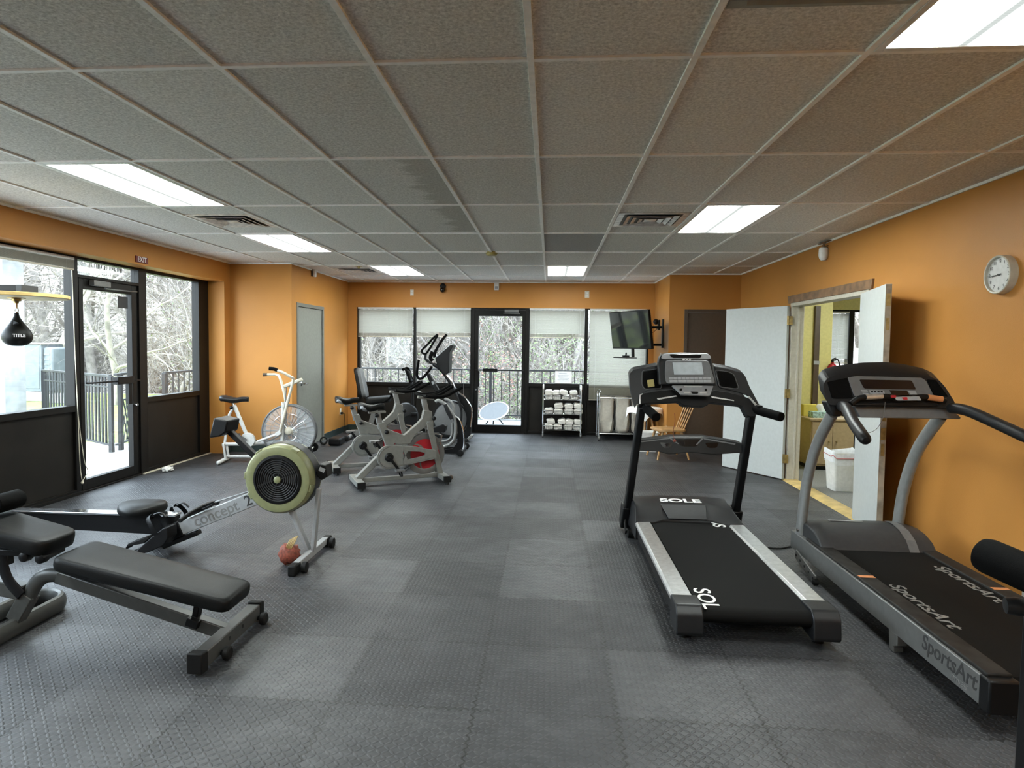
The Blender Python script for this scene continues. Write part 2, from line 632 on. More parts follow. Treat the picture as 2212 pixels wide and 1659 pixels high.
    def pieces(s, name, material, parent=None, **k):
        """each separate shape collected here becomes a part of its own"""
        n = len(s.v)
        lead = list(range(n))

        def find(i):
            while lead[i] != i:
                lead[i] = lead[lead[i]]
                i = lead[i]
            return i
        for f in s.f:
            for i in f[1:]:
                lead[find(i)] = find(f[0])
        groups = {}
        for f in s.f:
            groups.setdefault(find(f[0]), []).append(f)
        out = []
        for fs in groups.values():
            ids = sorted({i for f in fs for i in f})
            mp = {i: j for j, i in enumerate(ids)}
            b = MB(s.o)
            b.add([s.v[i] for i in ids], [tuple(mp[i] for i in f) for f in fs])
            out.append(b.build(name, material, parent, **k))
        return out

    def build(s, name, material, parent=None, bevel=0.0, smooth=35, seg=2, sub=0):
        me = bpy.data.meshes.new(name)
        me.from_pydata([v-s.o for v in s.v], [], s.f)
        bm = bmesh.new()
        bm.from_mesh(me)
        bmesh.ops.recalc_face_normals(bm, faces=bm.faces)
        bm.to_mesh(me)
        bm.free()
        me.materials.append(M[material] if isinstance(material, str) else material)
        me.polygons.foreach_set('use_smooth', [True]*len(me.polygons))
        me.set_sharp_from_angle(angle=R_(smooth))
        o = bpy.data.objects.new(name, me)
        COL.objects.link(o)
        if parent is not None:
            o.parent = parent
        if bevel:
            b = o.modifiers.new('bevel', 'BEVEL')
            b.width = bevel
            b.segments = seg
            b.limit_method = 'ANGLE'
            b.angle_limit = R_(40)
        if sub:
            b = o.modifiers.new('sub', 'SUBSURF')
            b.levels = b.render_levels = sub
        return o


def lettering(text, material, parent, mtx, size, shear=0.0, extrude=.0006, name='lettering', bold=0.0, xs=1.0, origin=(0, 0, 0)):
    """raised lettering; mtx carries the text's x (reading), y (up) and z (out) to the place"""
    cu = bpy.data.curves.new('t', 'FONT')
    cu.body = text
    cu.size = size
    cu.shear = shear
    cu.extrude = extrude
    cu.offset = bold
    cu.align_x = 'CENTER'
    cu.align_y = 'CENTER'
    ob = bpy.data.objects.new('t', cu)
    COL.objects.link(ob)
    bpy.context.view_layer.update()
    me = bpy.data.meshes.new_from_object(ob.evaluated_get(bpy.context.evaluated_depsgraph_get()))
    bpy.data.objects.remove(ob)
    bpy.data.curves.remove(cu)
    me.transform(Matrix.Translation(-Vector(origin)) @ mtx @ Matrix.Diagonal((xs, 1, 1, 1)))
    me.name = name
    me.materials.clear()
    me.materials.append(M[material])
    o = bpy.data.objects.new(name, me)
    COL.objects.link(o)
    if parent is not None:
        o.parent = parent
    return o


def frame(c, x, y):
    x = Vector(x).normalized()
    y = Vector(y)
    y = (y-x*y.dot(x)).normalized()
    z = x.cross(y)
    m = Matrix((x, y, z)).transposed().to_4x4()
    m.translation = Vector(c)
    return m


def tag(o, label, cat, group=None, kind=None):
    o['label'] = label
    o['category'] = cat
    if group:
        o['group'] = group
    if kind:
        o['kind'] = kind
    return o


def thing(name, label, cat, loc=(0, 0, 0), rz=0.0, group=None):
    o = bpy.data.objects.new(name, None)
    COL.objects.link(o)
    o.empty_display_size = .1
    o.location = loc
    o.rotation_euler = (0, 0, rz)
    return tag(o, label, cat, group)


def struct(o, label=None, cat=None):
    o['kind'] = 'structure'
    if label:
        o['label'] = label
        o['category'] = cat
    return o


def dup(root, loc, rz=None, label=None):
    """a copy of a thing with copies of its parts and sub-parts"""
    r = root.copy()
    COL.objects.link(r)
    r.location = loc
    if rz is not None:
        r.rotation_euler = (0, 0, rz)
    if label:
        r['label'] = label
    for ch in list(root.children):
        c = ch.copy()
        COL.objects.link(c)
        c.parent = r
        for gch in list(ch.children):
            d = gch.copy()
            COL.objects.link(d)
            d.parent = c
    return r


defmats()
# ------------------------------------------------------------------ the room
H = 2.588
XI, XG, XO = -4.36, -4.58, -4.72          # left wall: inner face, glazing line, outer face
YT = 8.33                                  # short wall at the left corner
XA = -3.50                                 # alcove wall with the grey door
YB = 10.73                                 # back wall
XQ, YQ = 1.73, 9.42                        # right alcove side wall and the wall with the brown door
XR = 2.747                                 # right wall
YF = -3.6                                  # wall behind


def wallbox(name, boxes, material='wallgold', label=None):
    b = MB()
    for lo, hi in boxes:
        b.box(lo, hi)
    return struct(b.build(name, material))


fl = MB()
fl.box((XO, YF, -.06), (XR+.02, YB+.12, 0))
struct(fl.build('floor', 'floor'))
ce = MB()
ce.box((XO, YF, H), (XR+.14, YB+.14, H+.05))
struct(ce.build('ceiling', 'ceiling'))

wallbox('wall_left', [((XO, YF, 2.318), (XI, YT, H)), ((XO, YF, 0), (XI, .6, 2.318)), ((XO, 8.165, 0), (XI, YT, 2.318))])
wallbox('wall_corner', [((XO, YT, 0), (XA-.12, YT+.12, H)), ((XA-.12, YT, 0), (XA, 8.49, H))])
wallbox('wall_alcove_left', [((XA-.12, 8.49, 2.07), (XA, 9.53, H)), ((XA-.12, 9.53, 0), (XA, YB, H))])
wallbox('wall_back', [((XA-.12, YB, 2.165), (XQ+.12, YB+.14, H)), ((XA-.12, YB, 0), (-3.345, YB+.14, 2.165)), ((1.645, YB, 0), (XQ+.12, YB+.14, 2.165))])
wallbox('wall_alcove_right', [((XQ, YQ, 0), (XQ+.12, YB, H))])
wallbox('wall_corner_right', [((XQ+.12, YQ, 0), (1.95, YQ+.12, H)), ((1.95, YQ, 2.07), (2.72, YQ+.12, H)), ((2.72, YQ, 0), (XR, YQ+.12, H))])
D0, D1, DT = 5.70, 7.475, 2.03
wallbox('wall_right', [((XR, YF, 0), (XR+.12, D0, H)), ((XR, D0, DT), (XR+.12, D1, H)), ((XR, D1, 0), (XR+.12, YQ+.12, H))])
wallbox('wall_front', [((XO, YF-.1, 0), (XR+.12, YF, H))])

# ceiling grid
gm = mat('tee_bar_paint', (.92, .91, .88), .5)
tb = MB()
for i in range(-7, 5):
    x = GX0+i*GW
    y1 = YT if x < XA else (YB if x < XQ else YQ)
    if XI < x < XR:
        tb.box((x-.013, YF, H-.010), (x+.013, y1, H+.001))
for j in range(-5, 7):
    y = GY0+j*GL
    x0 = XI if y < YT else XA
    x1 = XR if y < YQ else XQ
    if YF < y < YB:
        tb.box((x0, y-.012, H-.0095), (x1, y+.012, H+.001))
struct(tb.build('trim_1', gm, bevel=.001))
ed = MB()
for a, b_ in (((XI, YF), (XI, YT)), ((XI, YT), (XA, YT)), ((XA, YT), (XA, YB)), ((XA, YB), (XQ, YB)), ((XQ, YB), (XQ, YQ)), ((XQ, YQ), (XR, YQ)), ((XR, YQ), (XR, YF))):
    ed.bar((a[0], a[1], H-.009), (b_[0], b_[1], H-.009), .03, .018)
struct(ed.build('trim_2', gm))
# dark vinyl base
for nm, lo, hi in (('baseboard_left', (XI, 8.165, 0), (XI+.008, YT, .10)), ('baseboard_corner', (XI, YT-.008, 0), (XA, YT, .10)),
                   ('baseboard_alcove', (XA, 9.56, 0), (XA+.008, YB, .10)), ('baseboard_back', (XA, YB-.008, 0), (-3.345, YB, .10))):
    struct(MB().box(lo, hi).build(nm, 'base', bevel=.003))
struct(MB().box((XA, YT, 0), (XA+.008, 8.47, .10)).build('baseboard_return', 'base', bevel=.003))


# ------------------------------------------------------------------ storefront glazing
def rect_frame(b, ax, pos, d0, d1, u0, u1, z0, z1, wl, wr, wb_, wt):
    """four members round an opening; ax 'x': the opening runs along X at depth pos, 'y': along Y"""
    def bx(ua, ub, za, zb):
        if ax == 'x':
            b.box((ua, d0, za), (ub, d1, zb))
        else:
            b.box((d0, ua, za), (d1, ub, zb))
    bx(u0, u0+wl, z0, z1)
    bx(u1-wr, u1, z0, z1)
    bx(u0+wl, u1-wr, z0, z0+wb_)
    bx(u0+wl, u1-wr, z1-wt, z1)


def pane(parent, ax, pos, u0, u1, z0, z1, name='pane', material='glass', t=.006):
    b = MB()
    if ax == 'x':
        b.box((u0, pos, z0), (u1, pos+t, z1))
    else:
        b.box((pos, u0, z0), (pos+t, u1, z1))
    return b.build(name, material, parent)


def window(n, ax, d0, d1, u0, u1, z0, zs, z1, wl, wr, label, wt=.035, panel=True):
    b = MB()
    rect_frame(b, ax, 0, d0, d1, u0, u1, z0, z1, wl, wr, .05, wt)
    if ax == 'x':
        b.box((u0+wl, d0, zs-.06), (u1-wr, d1, zs))
    else:
        b.box((d0, u0+wl, zs-.06), (d1, u1-wr, zs))
    o = struct(b.build('window_%d' % n, 'bronze', bevel=.003), label, 'window')
    m = (d0+d1)/2
    pane(o, ax, m, u0+wl-.005, u1-wr+.005, zs-.005, z1-wt+.005)
    pane(o, ax, m-.01, u0+wl-.005, u1-wr+.005, z0+.045, zs-.055, 'infill_panel', 'panel', .03)
    return o


GD0, GD1 = XG-.10, XG
window(1, 'y', GD0, GD1, .6, 5.82, 0, .875, 2.318, .06, .065, 'large left window with a raised blind nearest the camera')
window(2, 'y', GD0, GD1, 6.73, 8.165, 0, .868, 2.318, .13, .235, 'left window between the glass exit door and the corner')
# the deep dark frame at the far end of that window carries a bright stop
# ---- left glass door with transom
b = MB()
b.box((GD0, 5.82, 2.12), (GD1, 6.73, 2.15))
b.box((GD0, 5.82, 2.294), (GD1, 6.73, 2.318))
b.box((GD0, 5.82, 0), (GD1-.02, 5.845, 2.12))
b.box((GD0, 6.705, 0), (GD1-.02, 6.73, 2.12))
b.box((GD0, 5.82, 0), (GD1+.01, 6.73, .018))
d1 = struct(b.build('door_1', 'bronze', bevel=.003), 'glass exit door with dark frame in the left wall', 'door')
pane(d1, 'y', XG-.05, 5.82, 6.73, 2.145, 2.30)
b = MB()
rect_frame(b, 'y', 0, GD0+.02, GD1-.015, 5.848, 6.70, .02, 2.115, .055, .075, .10, .10)
lf = b.build('leaf', 'bronze', d1, bevel=.003)
pane(lf, 'y', XG-.055, 5.895, 6.632, .115, 2.02)
b = MB()
b.bar((XG+.03, 5.87, 1.085), (XG+.03, 6.68, 1.075), .018, .018)
b.box((XG-.015, 6.30, 1.045), (XG+.05, 6.56, 1.125))
b.box((XG-.015, 6.50, .82), (XG+.03, 6.555, 1.05))
b.build('push_bar', 'black', lf, bevel=.004)
b = MB()
b.cyl((XG-.015, 6.665, .80), (XG+.012, 6.665, .80), .016)
b.build('lock_cylinder', 'chrome', lf)
b = MB()
b.box((XG-.01, 5.98, 2.055), (XG+.045, 6.22, 2.11))
b.bar((XG+.03, 6.15, 2.04), (XG+.10, 6.42, 2.035), .02, .012)
b.bar((XG+.10, 6.42, 2.035), (XG+.02, 6.66, 2.05), .02, .012)
b.build('door_closer', 'steel', d1, bevel=.003)
b = MB()
b.box((XG-.044, 6.44, 1.86), (XG-.042, 6.60, 1.985))
b.build('door_notice', 'darkgrey', lf)
# decals on the transom glass, too worn to read
b = MB()
random.seed(11)
for k in range(22):
    y_ = 6.07+k*.024
    h_ = random.uniform(.030, .048)
    b.box((XG-.056, y_, 2.285-h_), (XG-.0545, y_+random.uniform(.006, .013), 2.285))
for k in range(5):
    b.box((XG-.056, 6.22+k*.03, 2.185), (XG-.0545, 6.232+k*.03, 2.222))
b.build('window_decal_marks', 'grey', d1)
b = MB()
b.prism([(XG-.0565, *p) for p in [(5.845, 2.155), (5.845, 2.288), (5.95, 2.288), (6.02, 2.262), (6.04, 2.22), (6.04, 2.155)]], (.0012, 0, 0))
b.build('window_decal', 'clear', d1)

# ---- back wall glazing
B0, B1 = YB+.02, YB+.12
window(3, 'x', B0, B1, -3.345, -2.334, 0, .850, 2.165, .045, .022, 'leftmost back window with half lowered blind, behind the seats of the exercise bikes', .03)
window(4, 'x', B0, B1, -2.334, -1.345, 0, .850, 2.165, .022, .02, 'back window immediately left of the glass balcony door', .03)
window(5, 'x', B0, B1, -.373, .606, 0, .872, 2.165, .02, .026, 'back window with a paper notice, right of the balcony door', .03)
window(6, 'x', B0, B1, .606, 1.645, 0, .872, 2.165, .028, .03, 'rightmost back window covered by a full length blind', .03)
b = MB()
rect_frame(b, 'x', 0, B0-.01, B1, -1.345, -.373, 0, 2.165, .05, .05, .012, .05)
d2 = struct(b.build('door_2', 'bronze', bevel=.003), 'glass balcony door with dark frame in the back wall', 'door')
b = MB()
rect_frame(b, 'x', 0, B0+.005, B1-.02, -1.293, -.425, .014, 2.11, .065, .055, .125, .10)
lf = b.build('leaf', 'bronze', d2, bevel=.003)
pane(lf, 'x', B0+.04, -1.235, -.475, .13, 2.015)
b = MB()
b.bar((-1.27, YB-.01, 1.085), (-.44, YB-.01, 1.085), .016, .016)
b.box((-1.14, YB-.045, 1.06), (-.89, YB+.02, 1.115))
b.box((-1.225, YB-.01, .80), (-1.20, YB+.02, 1.07))
b.build('push_bar', 'black', lf, bevel=.004)
b = MB()
b.cyl((-1.262, YB-.005, .745), (-1.262, YB+.03, .745), .017)
b.build('lock_cylinder', 'chrome', lf)
b = MB()
b.box((-.78, YB-.035, 2.07), (-.54, YB+.02, 2.12))
b.bar((-.80, YB-.06, 2.055), (-.52, YB-.03, 2.05), .018, .01)
b.build('door_closer', 'steel', d2, bevel=.003)
# thin pale ledge above the back glazing
struct(MB().box((-3.38, YB-.012, 2.145), (1.66, YB+.02, 2.168)).build('trim_3', 'wallgold', bevel=.002))


def blind(label, u0, u1, pos, zt, zb, ax='x', side=-1, stack=.07, group='venetian blinds'):
    """side: which way from the glass the room lies along the depth axis"""
    t = thing('venetian_blind', label, 'blind', (0, 0, 0), group=None)

    def P(u, d, z):
        return (u, pos+side*d, z) if ax == 'x' else (pos+side*d, u, z)

    def bx(b, ua, ub, da, db, za, zb_):
        p, q = P(ua, da, za), P(ub, db, zb_)
        b.box(tuple(min(p[i], q[i]) for i in range(3)), tuple(max(p[i], q[i]) for i in range(3)))
    b = MB()
    bx(b, u0, u1, .0, .028, zt-.028, zt)
    b.build('headrail', 'white', t, bevel=.002)
    b = MB()
    z = zt-.045
    while z > zb+stack:
        a = .011
        # a slat is a thin curved strip, tilted
        q = [(-.0085, -.0105), (-.004, -.003), (.003, .004), (.0080, .0075)]
        for k in range(3):
            (a0, h0), (a1, h1) = q[k], q[k+1]
            b.add([P(u0+.004, .014+a0, z+h0), P(u1-.004, .014+a0, z+h0), P(u1-.004, .014+a1, z+h1), P(u0+.004, .014+a1, z+h1)], [(0, 1, 2, 3)])
        z -= .0195
    b.build('slats', 'slat', t)
    b = MB()
    n = max(2, int(stack/.006))
    for k in range(n):
        zz = zb+.02+k*(stack-.02)/n
        bx(b, u0+.004, u1-.004, .003, .026, zz, zz+.0028)
    b.build('gathered_slats', 'stack', t)
    b = MB()
    bx(b, u0+.004, u1-.004, .003, .027, zb, zb+.016)
    b.build('bottom_rail', 'almond', t, bevel=.003)
    b = MB()
    for u in (u0+.10, u1-.10):
        b.cyl(P(u, .028, zb), P(u, .028, zt-.02), .0012, seg=6)
    b.pieces('lift_cord', 'white', t)
    return t


yb_ = YB+.018
bl3 = blind('half lowered blind in the back window behind the recumbent bike', -3.325, -2.365, yb_, 2.145, 1.632)
b = MB()
b.cyl((-2.78, yb_-.035, 2.11), (-2.775, yb_-.035, 1.72), .003, seg=6)
b.build('tilt_wand', 'clear', bl3)
bl4 = blind('half lowered blind between the balcony door and the next window to its left', -2.305, -1.36, yb_, 2.145, 1.645)
b = MB()
b.rod([(-1.47, yb_-.033, 2.10), (-1.47, yb_-.035, 1.2), (-1.468, yb_-.035, .50)], .002, 6)
b.build('pull_cord', 'white', bl4)
bl5 = blind('half lowered blind in the back window right of the balcony door', -.355, .575, yb_, 2.145, 1.645)
b = MB()
b.rod([(.50, yb_-.033, 2.10), (.50, yb_-.036, 1.3), (.51, yb_-.036, .62)], .002, 6)
b.build('pull_cord', 'white', bl5)
bl6 = blind('long blind lowered below the sill behind the television', .66, 1.60, yb_-.004, 2.145, .60, stack=.22)
blL = blind('blind raised to a thick bundle at the top of the large left window', .7, 5.74, XG+.004, 2.30, 2.175, 'y', 1, stack=.095)
b = MB()
b.rod([(XG+.035, 5.70, 2.18), (XG+.038, 5.715, 1.4), (XG+.04, 5.735, .80), (XG+.04, 5.75, .30), (XG+.045, 5.77, .13)], .004, 6)
b.rod([(XG+.04, 5.735, .80), (XG+.05, 5.79, .35), (XG+.05, 5.84, .22), (XG+.05, 5.80, .17), (XG+.045, 5.77, .13)], .0035, 6)
b.ball((XG+.045, 5.77, .12), .014)
b.build('pull_cord', 'almond', blL)

# ------------------------------------------------------------------ inner doors
b = MB()
x0, x1 = XA-.11, XA+.012
b.box((x0, 8.49, 0), (x1, 8.54, 2.07))
b.box((x0, 9.48, 0), (x1, 9.53, 2.07))
b.box((x0, 8.54, 2.02), (x1, 9.48, 2.07))
d3 = struct(b.build('door_3', 'doorframegrey', bevel=.003), 'grey steel door in the alcove behind the white fan bike', 'door')
b = MB().box((XA-.055, 8.543, .012), (XA-.010, 9.477, 2.017))
lf = b.build('leaf', 'doorgrey', d3, bevel=.002)
b = MB()
b.lathe((XA-.01, 8.66, .935), (1, 0, 0), [(0, .033), (.012, .033), (.016, .014), (.05, .014)], 20)
b.rod([(XA+.042, 8.66, .935), (XA+.05, 8.70, .935), (XA+.046, 8.77, .93)], .010, 8)
b.build('lever_handle', 'chrome', lf)
b = MB()
for z in (.25, 1.05, 1.80):
    b.cyl((XA+.006, 9.476, z-.05), (XA+.006, 9.476, z+.05), .011, seg=10)
b.pieces('hinge', 'steel', d3)

b = MB()
b.box((1.95, YQ-.012, 0), (2.00, YQ+.11, 2.07))
b.box((2.67, YQ-.012, 0), (2.72, YQ+.11, 2.07))
b.box((2.00, YQ-.012, 2.02), (2.67, YQ+.11, 2.07))
d4 = struct(b.build('door_4', 'brown', bevel=.003), 'brown door behind the open white door', 'door')
MB().box((2.003, YQ+.012, .012), (2.667, YQ+.057, 2.017)).build('leaf', 'brown', d4, bevel=.002)

# double door opening in the right wall: painted jambs, raw wood head casing, threshold
b = MB()
b.box((XR-.012, D1-.055, 0), (XR+.125, D1, DT))
b.box((XR-.012, D0, 0), (XR+.125, D0+.055, DT))
b.box((XR-.012, D0+.055, DT-.04), (XR+.125, D1-.055, DT))
b.box((XR+.05, D1-.075, 0), (XR+.07, D1-.055, DT-.04))
b.box((XR+.05, D0+.055, 0), (XR+.07, D0+.075, DT-.04))
struct(b.build('trim_4', 'cream', bevel=.003))
b = MB()
b.prism([(XR, D0-.055, DT), (XR, D1+.055, DT), (XR, D1+.055, DT+.015), (XR, D1+.075, DT+.085), (XR, D0-.075, DT+.085)], (-.02, 0, 0))
struct(b.build('trim_5', 'rawwood', bevel=.002))
b = MB()
b.prism([(XR-.06, D0, 0), (XR+.13, D0, 0), (XR+.10, D0, .014), (XR-.02, D0, .014)], (0, D1-D0, 0))
struct(b.build('trim_6', 'palewood', bevel=.002))
struct(MB().box((XR-.016, 3.66, 0), (XR, 3.79, 2.06)).build('trim_7', 'white', bevel=.003))

ws = mat('white_door_paint', (.51, .535, .53), .42, var=.03)
edge = mat('worn_door_edge', (.36, .31, .24), .6, var=.35, scale=9)


def door_leaf(n, hinge, free, label, hinges=True):
    h, f = Vector((*hinge, 0)), Vector((*free, 0))
    d = (f-h).normalized()
    nrm = Vector((-d.y, d.x, 0))
    if nrm.x > 0:
        nrm = -nrm                       # towards the room
    P = [h, f, f-nrm*.042, h-nrm*.042]
    b = MB().prism([(p.x, p.y, .012) for p in P], (0, 0, 1.985))
    o = struct(b.build('door_%d' % n, ws, bevel=.0015), label, 'door')
    Q = [f+d*.0015+nrm*-.001, f+d*.0015-nrm*.041, f-d*.002-nrm*.041, f-d*.002-nrm*.001]
    e = MB().prism([(p.x, p.y, .014) for p in Q], (0, 0, 1.98)).build('edge_strip', edge, o)
    return o, h, f, d, nrm


d5, h_, f_, dd, nn = door_leaf(5, (2.68, 7.415), (2.205, 8.155), 'white door leaf opened into the room, beside the black treadmill')
for z in (.25, 1.0, 1.83):
    b = MB()
    b.cyl((h_.x+.012, h_.y-.012, z-.052), (h_.x+.012, h_.y-.012, z+.052), .009, seg=10)
    b.bar((h_.x+.01, h_.y-.014, z), (h_.x+.055, h_.y-.022, z), .004, .10, side=(0, 1, 0))
    b.bar((h_.x+.006, h_.y-.008, z), (h_.x-.006, h_.y+.02, z), .004, .10, side=(1, 0, 0))
    b.build('hinge', 'brass', d5)
d6, h_, f_, dd, nn = door_leaf(6, (2.705, 5.775), (2.475, 4.905), 'white door leaf standing open against the orange wall, behind the grey treadmill')
b = MB()
for z, w_ in ((1.88, .03), (1.70, .022), (1.02, .026), (.88, .03), (.76, .022)):
    c = f_+dd*.003-nn*.021
    b.bar((c.x, c.y, z-.045), (c.x, c.y, z+.045), w_, .003, side=tuple(nn))
b.pieces('bolt_plate', 'brass', d6)

# ------------------------------------------------------------------ ceiling fixtures


def troffer(i, j, label):
    cx_, cy_ = GX0+(i+.5)*GW, GY0+(j+.5)*GL
    t = thing('ceiling_light', label, 'light', (cx_, cy_, H))
    b = MB()
    w, l = GW/2-.014, GL/2-.013
    b.box((-w, -l, -.012), (-w+.028, l, .0))
    b.box((w-.028, -l, -.012), (w, l, .0))
    b.box((-w+.028, -l, -.012), (w-.028, -l+.028, .0))
    b.box((-w+.028, l-.028, -.012), (w-.028, l, .0))
    b.build('frame', 'whiteplastic', t, bevel=.002)
    b = MB().box((-w+.028, -l+.028, -.007), (w-.028, l-.028, -.002))
    b.build('lens', 'lamp', t)
    return t


troffer(-5, 1, 'lit ceiling panel above the left windows, larger of the left-hand row')
troffer(-5, 3, 'lit ceiling panel behind the left ceiling vent, before the corner wall')
troffer(-4, 5, 'small lit ceiling panel right of the farthest ceiling vent')
troffer(0, 5, 'lit ceiling panel above the balcony door and back windows')
troffer(2, 2, 'lit ceiling panel right of the shiny metal vent')
troffer(-5, -1, 'lit ceiling panel out of view at the left, nearest the camera')
troffer(-2, -3, 'lit ceiling panel out of view behind the camera, left of centre')
troffer(2, -3, 'lit ceiling panel out of view behind the camera, right of centre')
troffer(2, -1, 'lit ceiling panel cut by the top right corner of the photo')


def vent(i, y, label, material, kind):
    cx_ = GX0+(i+.5)*GW
    t = thing('ceiling_vent', label, 'vent', (cx_, y, H))
    w = .285
    b = MB()
    for a in (1.0,):
        b.box((-w, -w, -.006), (w, -w+.05, 0))
        b.box((-w, w-.05, -.006), (w, w, 0))
        b.box((-w, -w+.05, -.006), (-w+.05, w-.05, 0))
        b.box((w-.05, -w+.05, -.006), (w, w-.05, 0))
    b.build('frame', material, t, bevel=.002)
    b = MB().box((-w+.045, -w+.045, -.0045), (w-.045, w-.045, -.0005))
    b.build('throat', 'darkgrey', t)
    b = MB()
    if kind == 'four':
        for r in (.21, .155, .10, .05):
            h0, h1 = -.004, -.015
            for s in range(4):
                rz = Matrix.Rotation(s*math.pi/2, 3, 'Z')
                P = [Vector((-r, -r, h1)), Vector((r, -r, h1)), Vector((r-.034, -r+.034, h0)), Vector((-r+.034, -r+.034, h0))]
                if r < .06:
                    P = [Vector((-r, -r, -.008)), Vector((r, -r, -.008)), Vector((0, 0, -.012)), Vector((-.001, 0, -.012))]
                Q = [p+Vector((0, 0, -.002)) for p in P]
                P = [rz@p for p in P]
                Q = [rz@p for p in Q]
                b.add(P+Q, [(0, 1, 2, 3), (7, 6, 5, 4), (0, 4, 5, 1), (1, 5, 6, 2), (2, 6, 7, 3), (3, 7, 4, 0)])
    else:
        for k in range(11):
            y_ = -w+.06+k*.045
            b.bar((-w+.05, y_, -.012), (w-.05, y_, -.012), .03, .003, side=(0, .8, -.6))
    b.build('louvres', material, t)
    return t


ventpaint = mat('dusty_vent_paint', (.74, .68, .62), .5, var=.25, scale=14)
ventmetal = mat('bare_vent_metal', (.70, .68, .66), .3, metal=.5, var=.25, scale=16)
ventgreen = mat('grey_green_grille', (.30, .31, .27), .5)
vent(-5, GY0+2.5*GL, 'dusty square ceiling vent between the two left ceiling lights', ventpaint, 'four')
vent(-5, GY0+5.5*GL, 'farthest ceiling vent, near the grey alcove door', ventpaint, 'four')
vent(1, GY0+2.5*GL, 'shiny bare metal ceiling vent beside a lit panel', ventmetal, 'four')
vent(1, GY0-.5*GL, 'grey green return grille at the top edge of the photo', ventgreen, 'slats')

b = MB()
p = W(1062, 545, Z=H)
b.lathe((p.x, p.y, H), (0, 0, -1), [(0, .075), (.012, .075), (.016, .066), (.034, .060), (.040, .045), (.040, .001)], 28)
tag(b.build('smoke_detector', 'olive'), 'yellowed round smoke detector on the ceiling near the back', 'smoke detector')
b = MB()
p = W(775, 575, Z=H)
b.lathe((p.x, p.y, H), (0, 0, -1), [(0, .05), (.006, .048), (.010, .02), (.03, .014), (.034, .022), (.037, .001)], 20)
tag(b.build('ceiling_sprinkler', 'brass'), 'small sprinkler head in the ceiling by the farthest vent', 'sprinkler')

# ------------------------------------------------------------------ small things on the walls
p = W(305, 561.5, X=XI)
t = thing('exit_sign', 'small dark red exit sign over the left glass door', 'sign', (XI, p.y, p.z))
MB().box((0, -.10, -.033), (.012, .10, .033)).build('plate', 'exitred', t, bevel=.002)
lettering('EXIT', 'lettering_white', t, frame((.0125, .0, 0), (0, 1, 0), (0, 0, 1)), .075, bold=.001, xs=.95)

p = W(674, 589, X=XA)
t = thing('alarm_sensor', 'white alarm sensor high on the wall over the grey door', 'sensor', (XA, p.y, p.z))
MB().box((0, -.035, -.05), (.018, .035, .05)).build('bracket', 'darkgrey', t, bevel=.003)
MB().box((.018, -.03, -.062), (.06, .03, .045)).build('housing', 'whiteplastic', t, bevel=.01)


def outlet(name, label, c, nx, cat='outlet', w=.07, h=.115, material='almond', slots=True):
    t = thing(name, label, cat, c)
    n = Vector(nx)
    s = Vector((0, 0, 1)).cross(n)
    MB().bar(n*0.0, n*.007, w, h, side=s).build('plate', material, t, bevel=.002)
    if slots:
        b = MB()
        for z in (-.022, .022):
            b.bar(n*.006+Vector((0, 0, z)), n*.0095+Vector((0, 0, z)), w*.48, h*.26, side=s)
        b.pieces('socket', 'whiteplastic', t, bevel=.001)
        b = MB()
        for z in (-.022, .022):
            for k in (-1, 1):
                b.bar(n*.0095+Vector((0, 0, z))+s*.006*k, n*.0102+Vector((0, 0, z))+s*.006*k, .002, .009, side=s)
        b.build('slots', 'black', t)
    return t


p = W(735, 889, X=XA)
t = outlet('wall_outlet', 'almond wall outlet with a plugged cord, beside the grey door', (XA, p.y, p.z), (1, 0, 0))
b = MB().box((.009, -.02, -.045), (.045, .018, -.008))
b.build('plug', 'black', t, bevel=.004)
b = MB().rod([(.045, 0, -.03), (.07, .01, -.05), (.06, .03, -.2), (.05, .02, -.36), (.08, -.02, -p.z+.012), (.16, -.05, -p.z+.012)], .004, 8)
b.build('cord', 'black', t)
t = outlet('wall_switch_box', 'small pale switch box above the leftmost back window', (W(890, 632, Y=YB).x, YB, 2.40), (0, -1, 0), 'switch box', .06, .10, 'almond')
t = outlet('wall_outlet', 'almond outlet above the rightmost back window', (W(1268, 636, Y=YB).x, YB, 2.385), (0, -1, 0), 'outlet', .075, .115)
x = W(957, 622, Y=YB).x
t = thing('security_camera', 'small black camera on the orange wall above the back windows', 'camera', (x, YB, 2.48))
b = MB()
b.lathe((0, 0, .03), (0, -1, 0), [(0, .05), (.02, .05), (.028, .03), (.028, .001)], 24)
b.build('mount', 'black', t)
b = MB()
b.ball((0, -.055, -.035), .048)
b.build('housing', 'blackgloss', t)
x = W(1073, 618, Y=YB).x
t = thing('alarm_sensor', 'white alarm sensor above the balcony door, under the ceiling', 'sensor', (x, YB, 2.515))
b = MB().box((-.042, -.045, -.07), (.042, 0, .06))
b.build('housing', 'whiteplastic', t, bevel=.012)
b = MB().box((-.026, -.0475, -.05), (.026, -.0445, -.005))
b.build('window', 'lightgrey', t, bevel=.001)
p = W(1787, 545, X=XR)
t = thing('alarm_sensor', 'white motion sensor hanging by its bracket on the right wall', 'sensor', (XR, p.y, p.z))
b = MB()
b.bar((-.03, -.13, .098), (-.03, .13, .098), .03, .008)
b.cyl((-.03, 0, .10), (-.04, 0, .04), .012)
b.bar((-.02, -.06, .06), (-.045, .05, .05), .012, .006)
b.build('bracket', 'rawwood', t, bevel=.002)
b = MB()
R4 = []
for z, w_, d_ in ((.05, .03, .035), (.035, .043, .05), (-.03, .045, .055), (-.065, .036, .042), (-.08, .022, .026)):
    R4.append([Vector((-.035+d_*math.cos(a)*.9, w_*math.sin(a), z)) for a in [2*math.pi*k/20 for k in range(20)]])
b.loft(R4)
b.build('housing', 'whiteplastic', t)

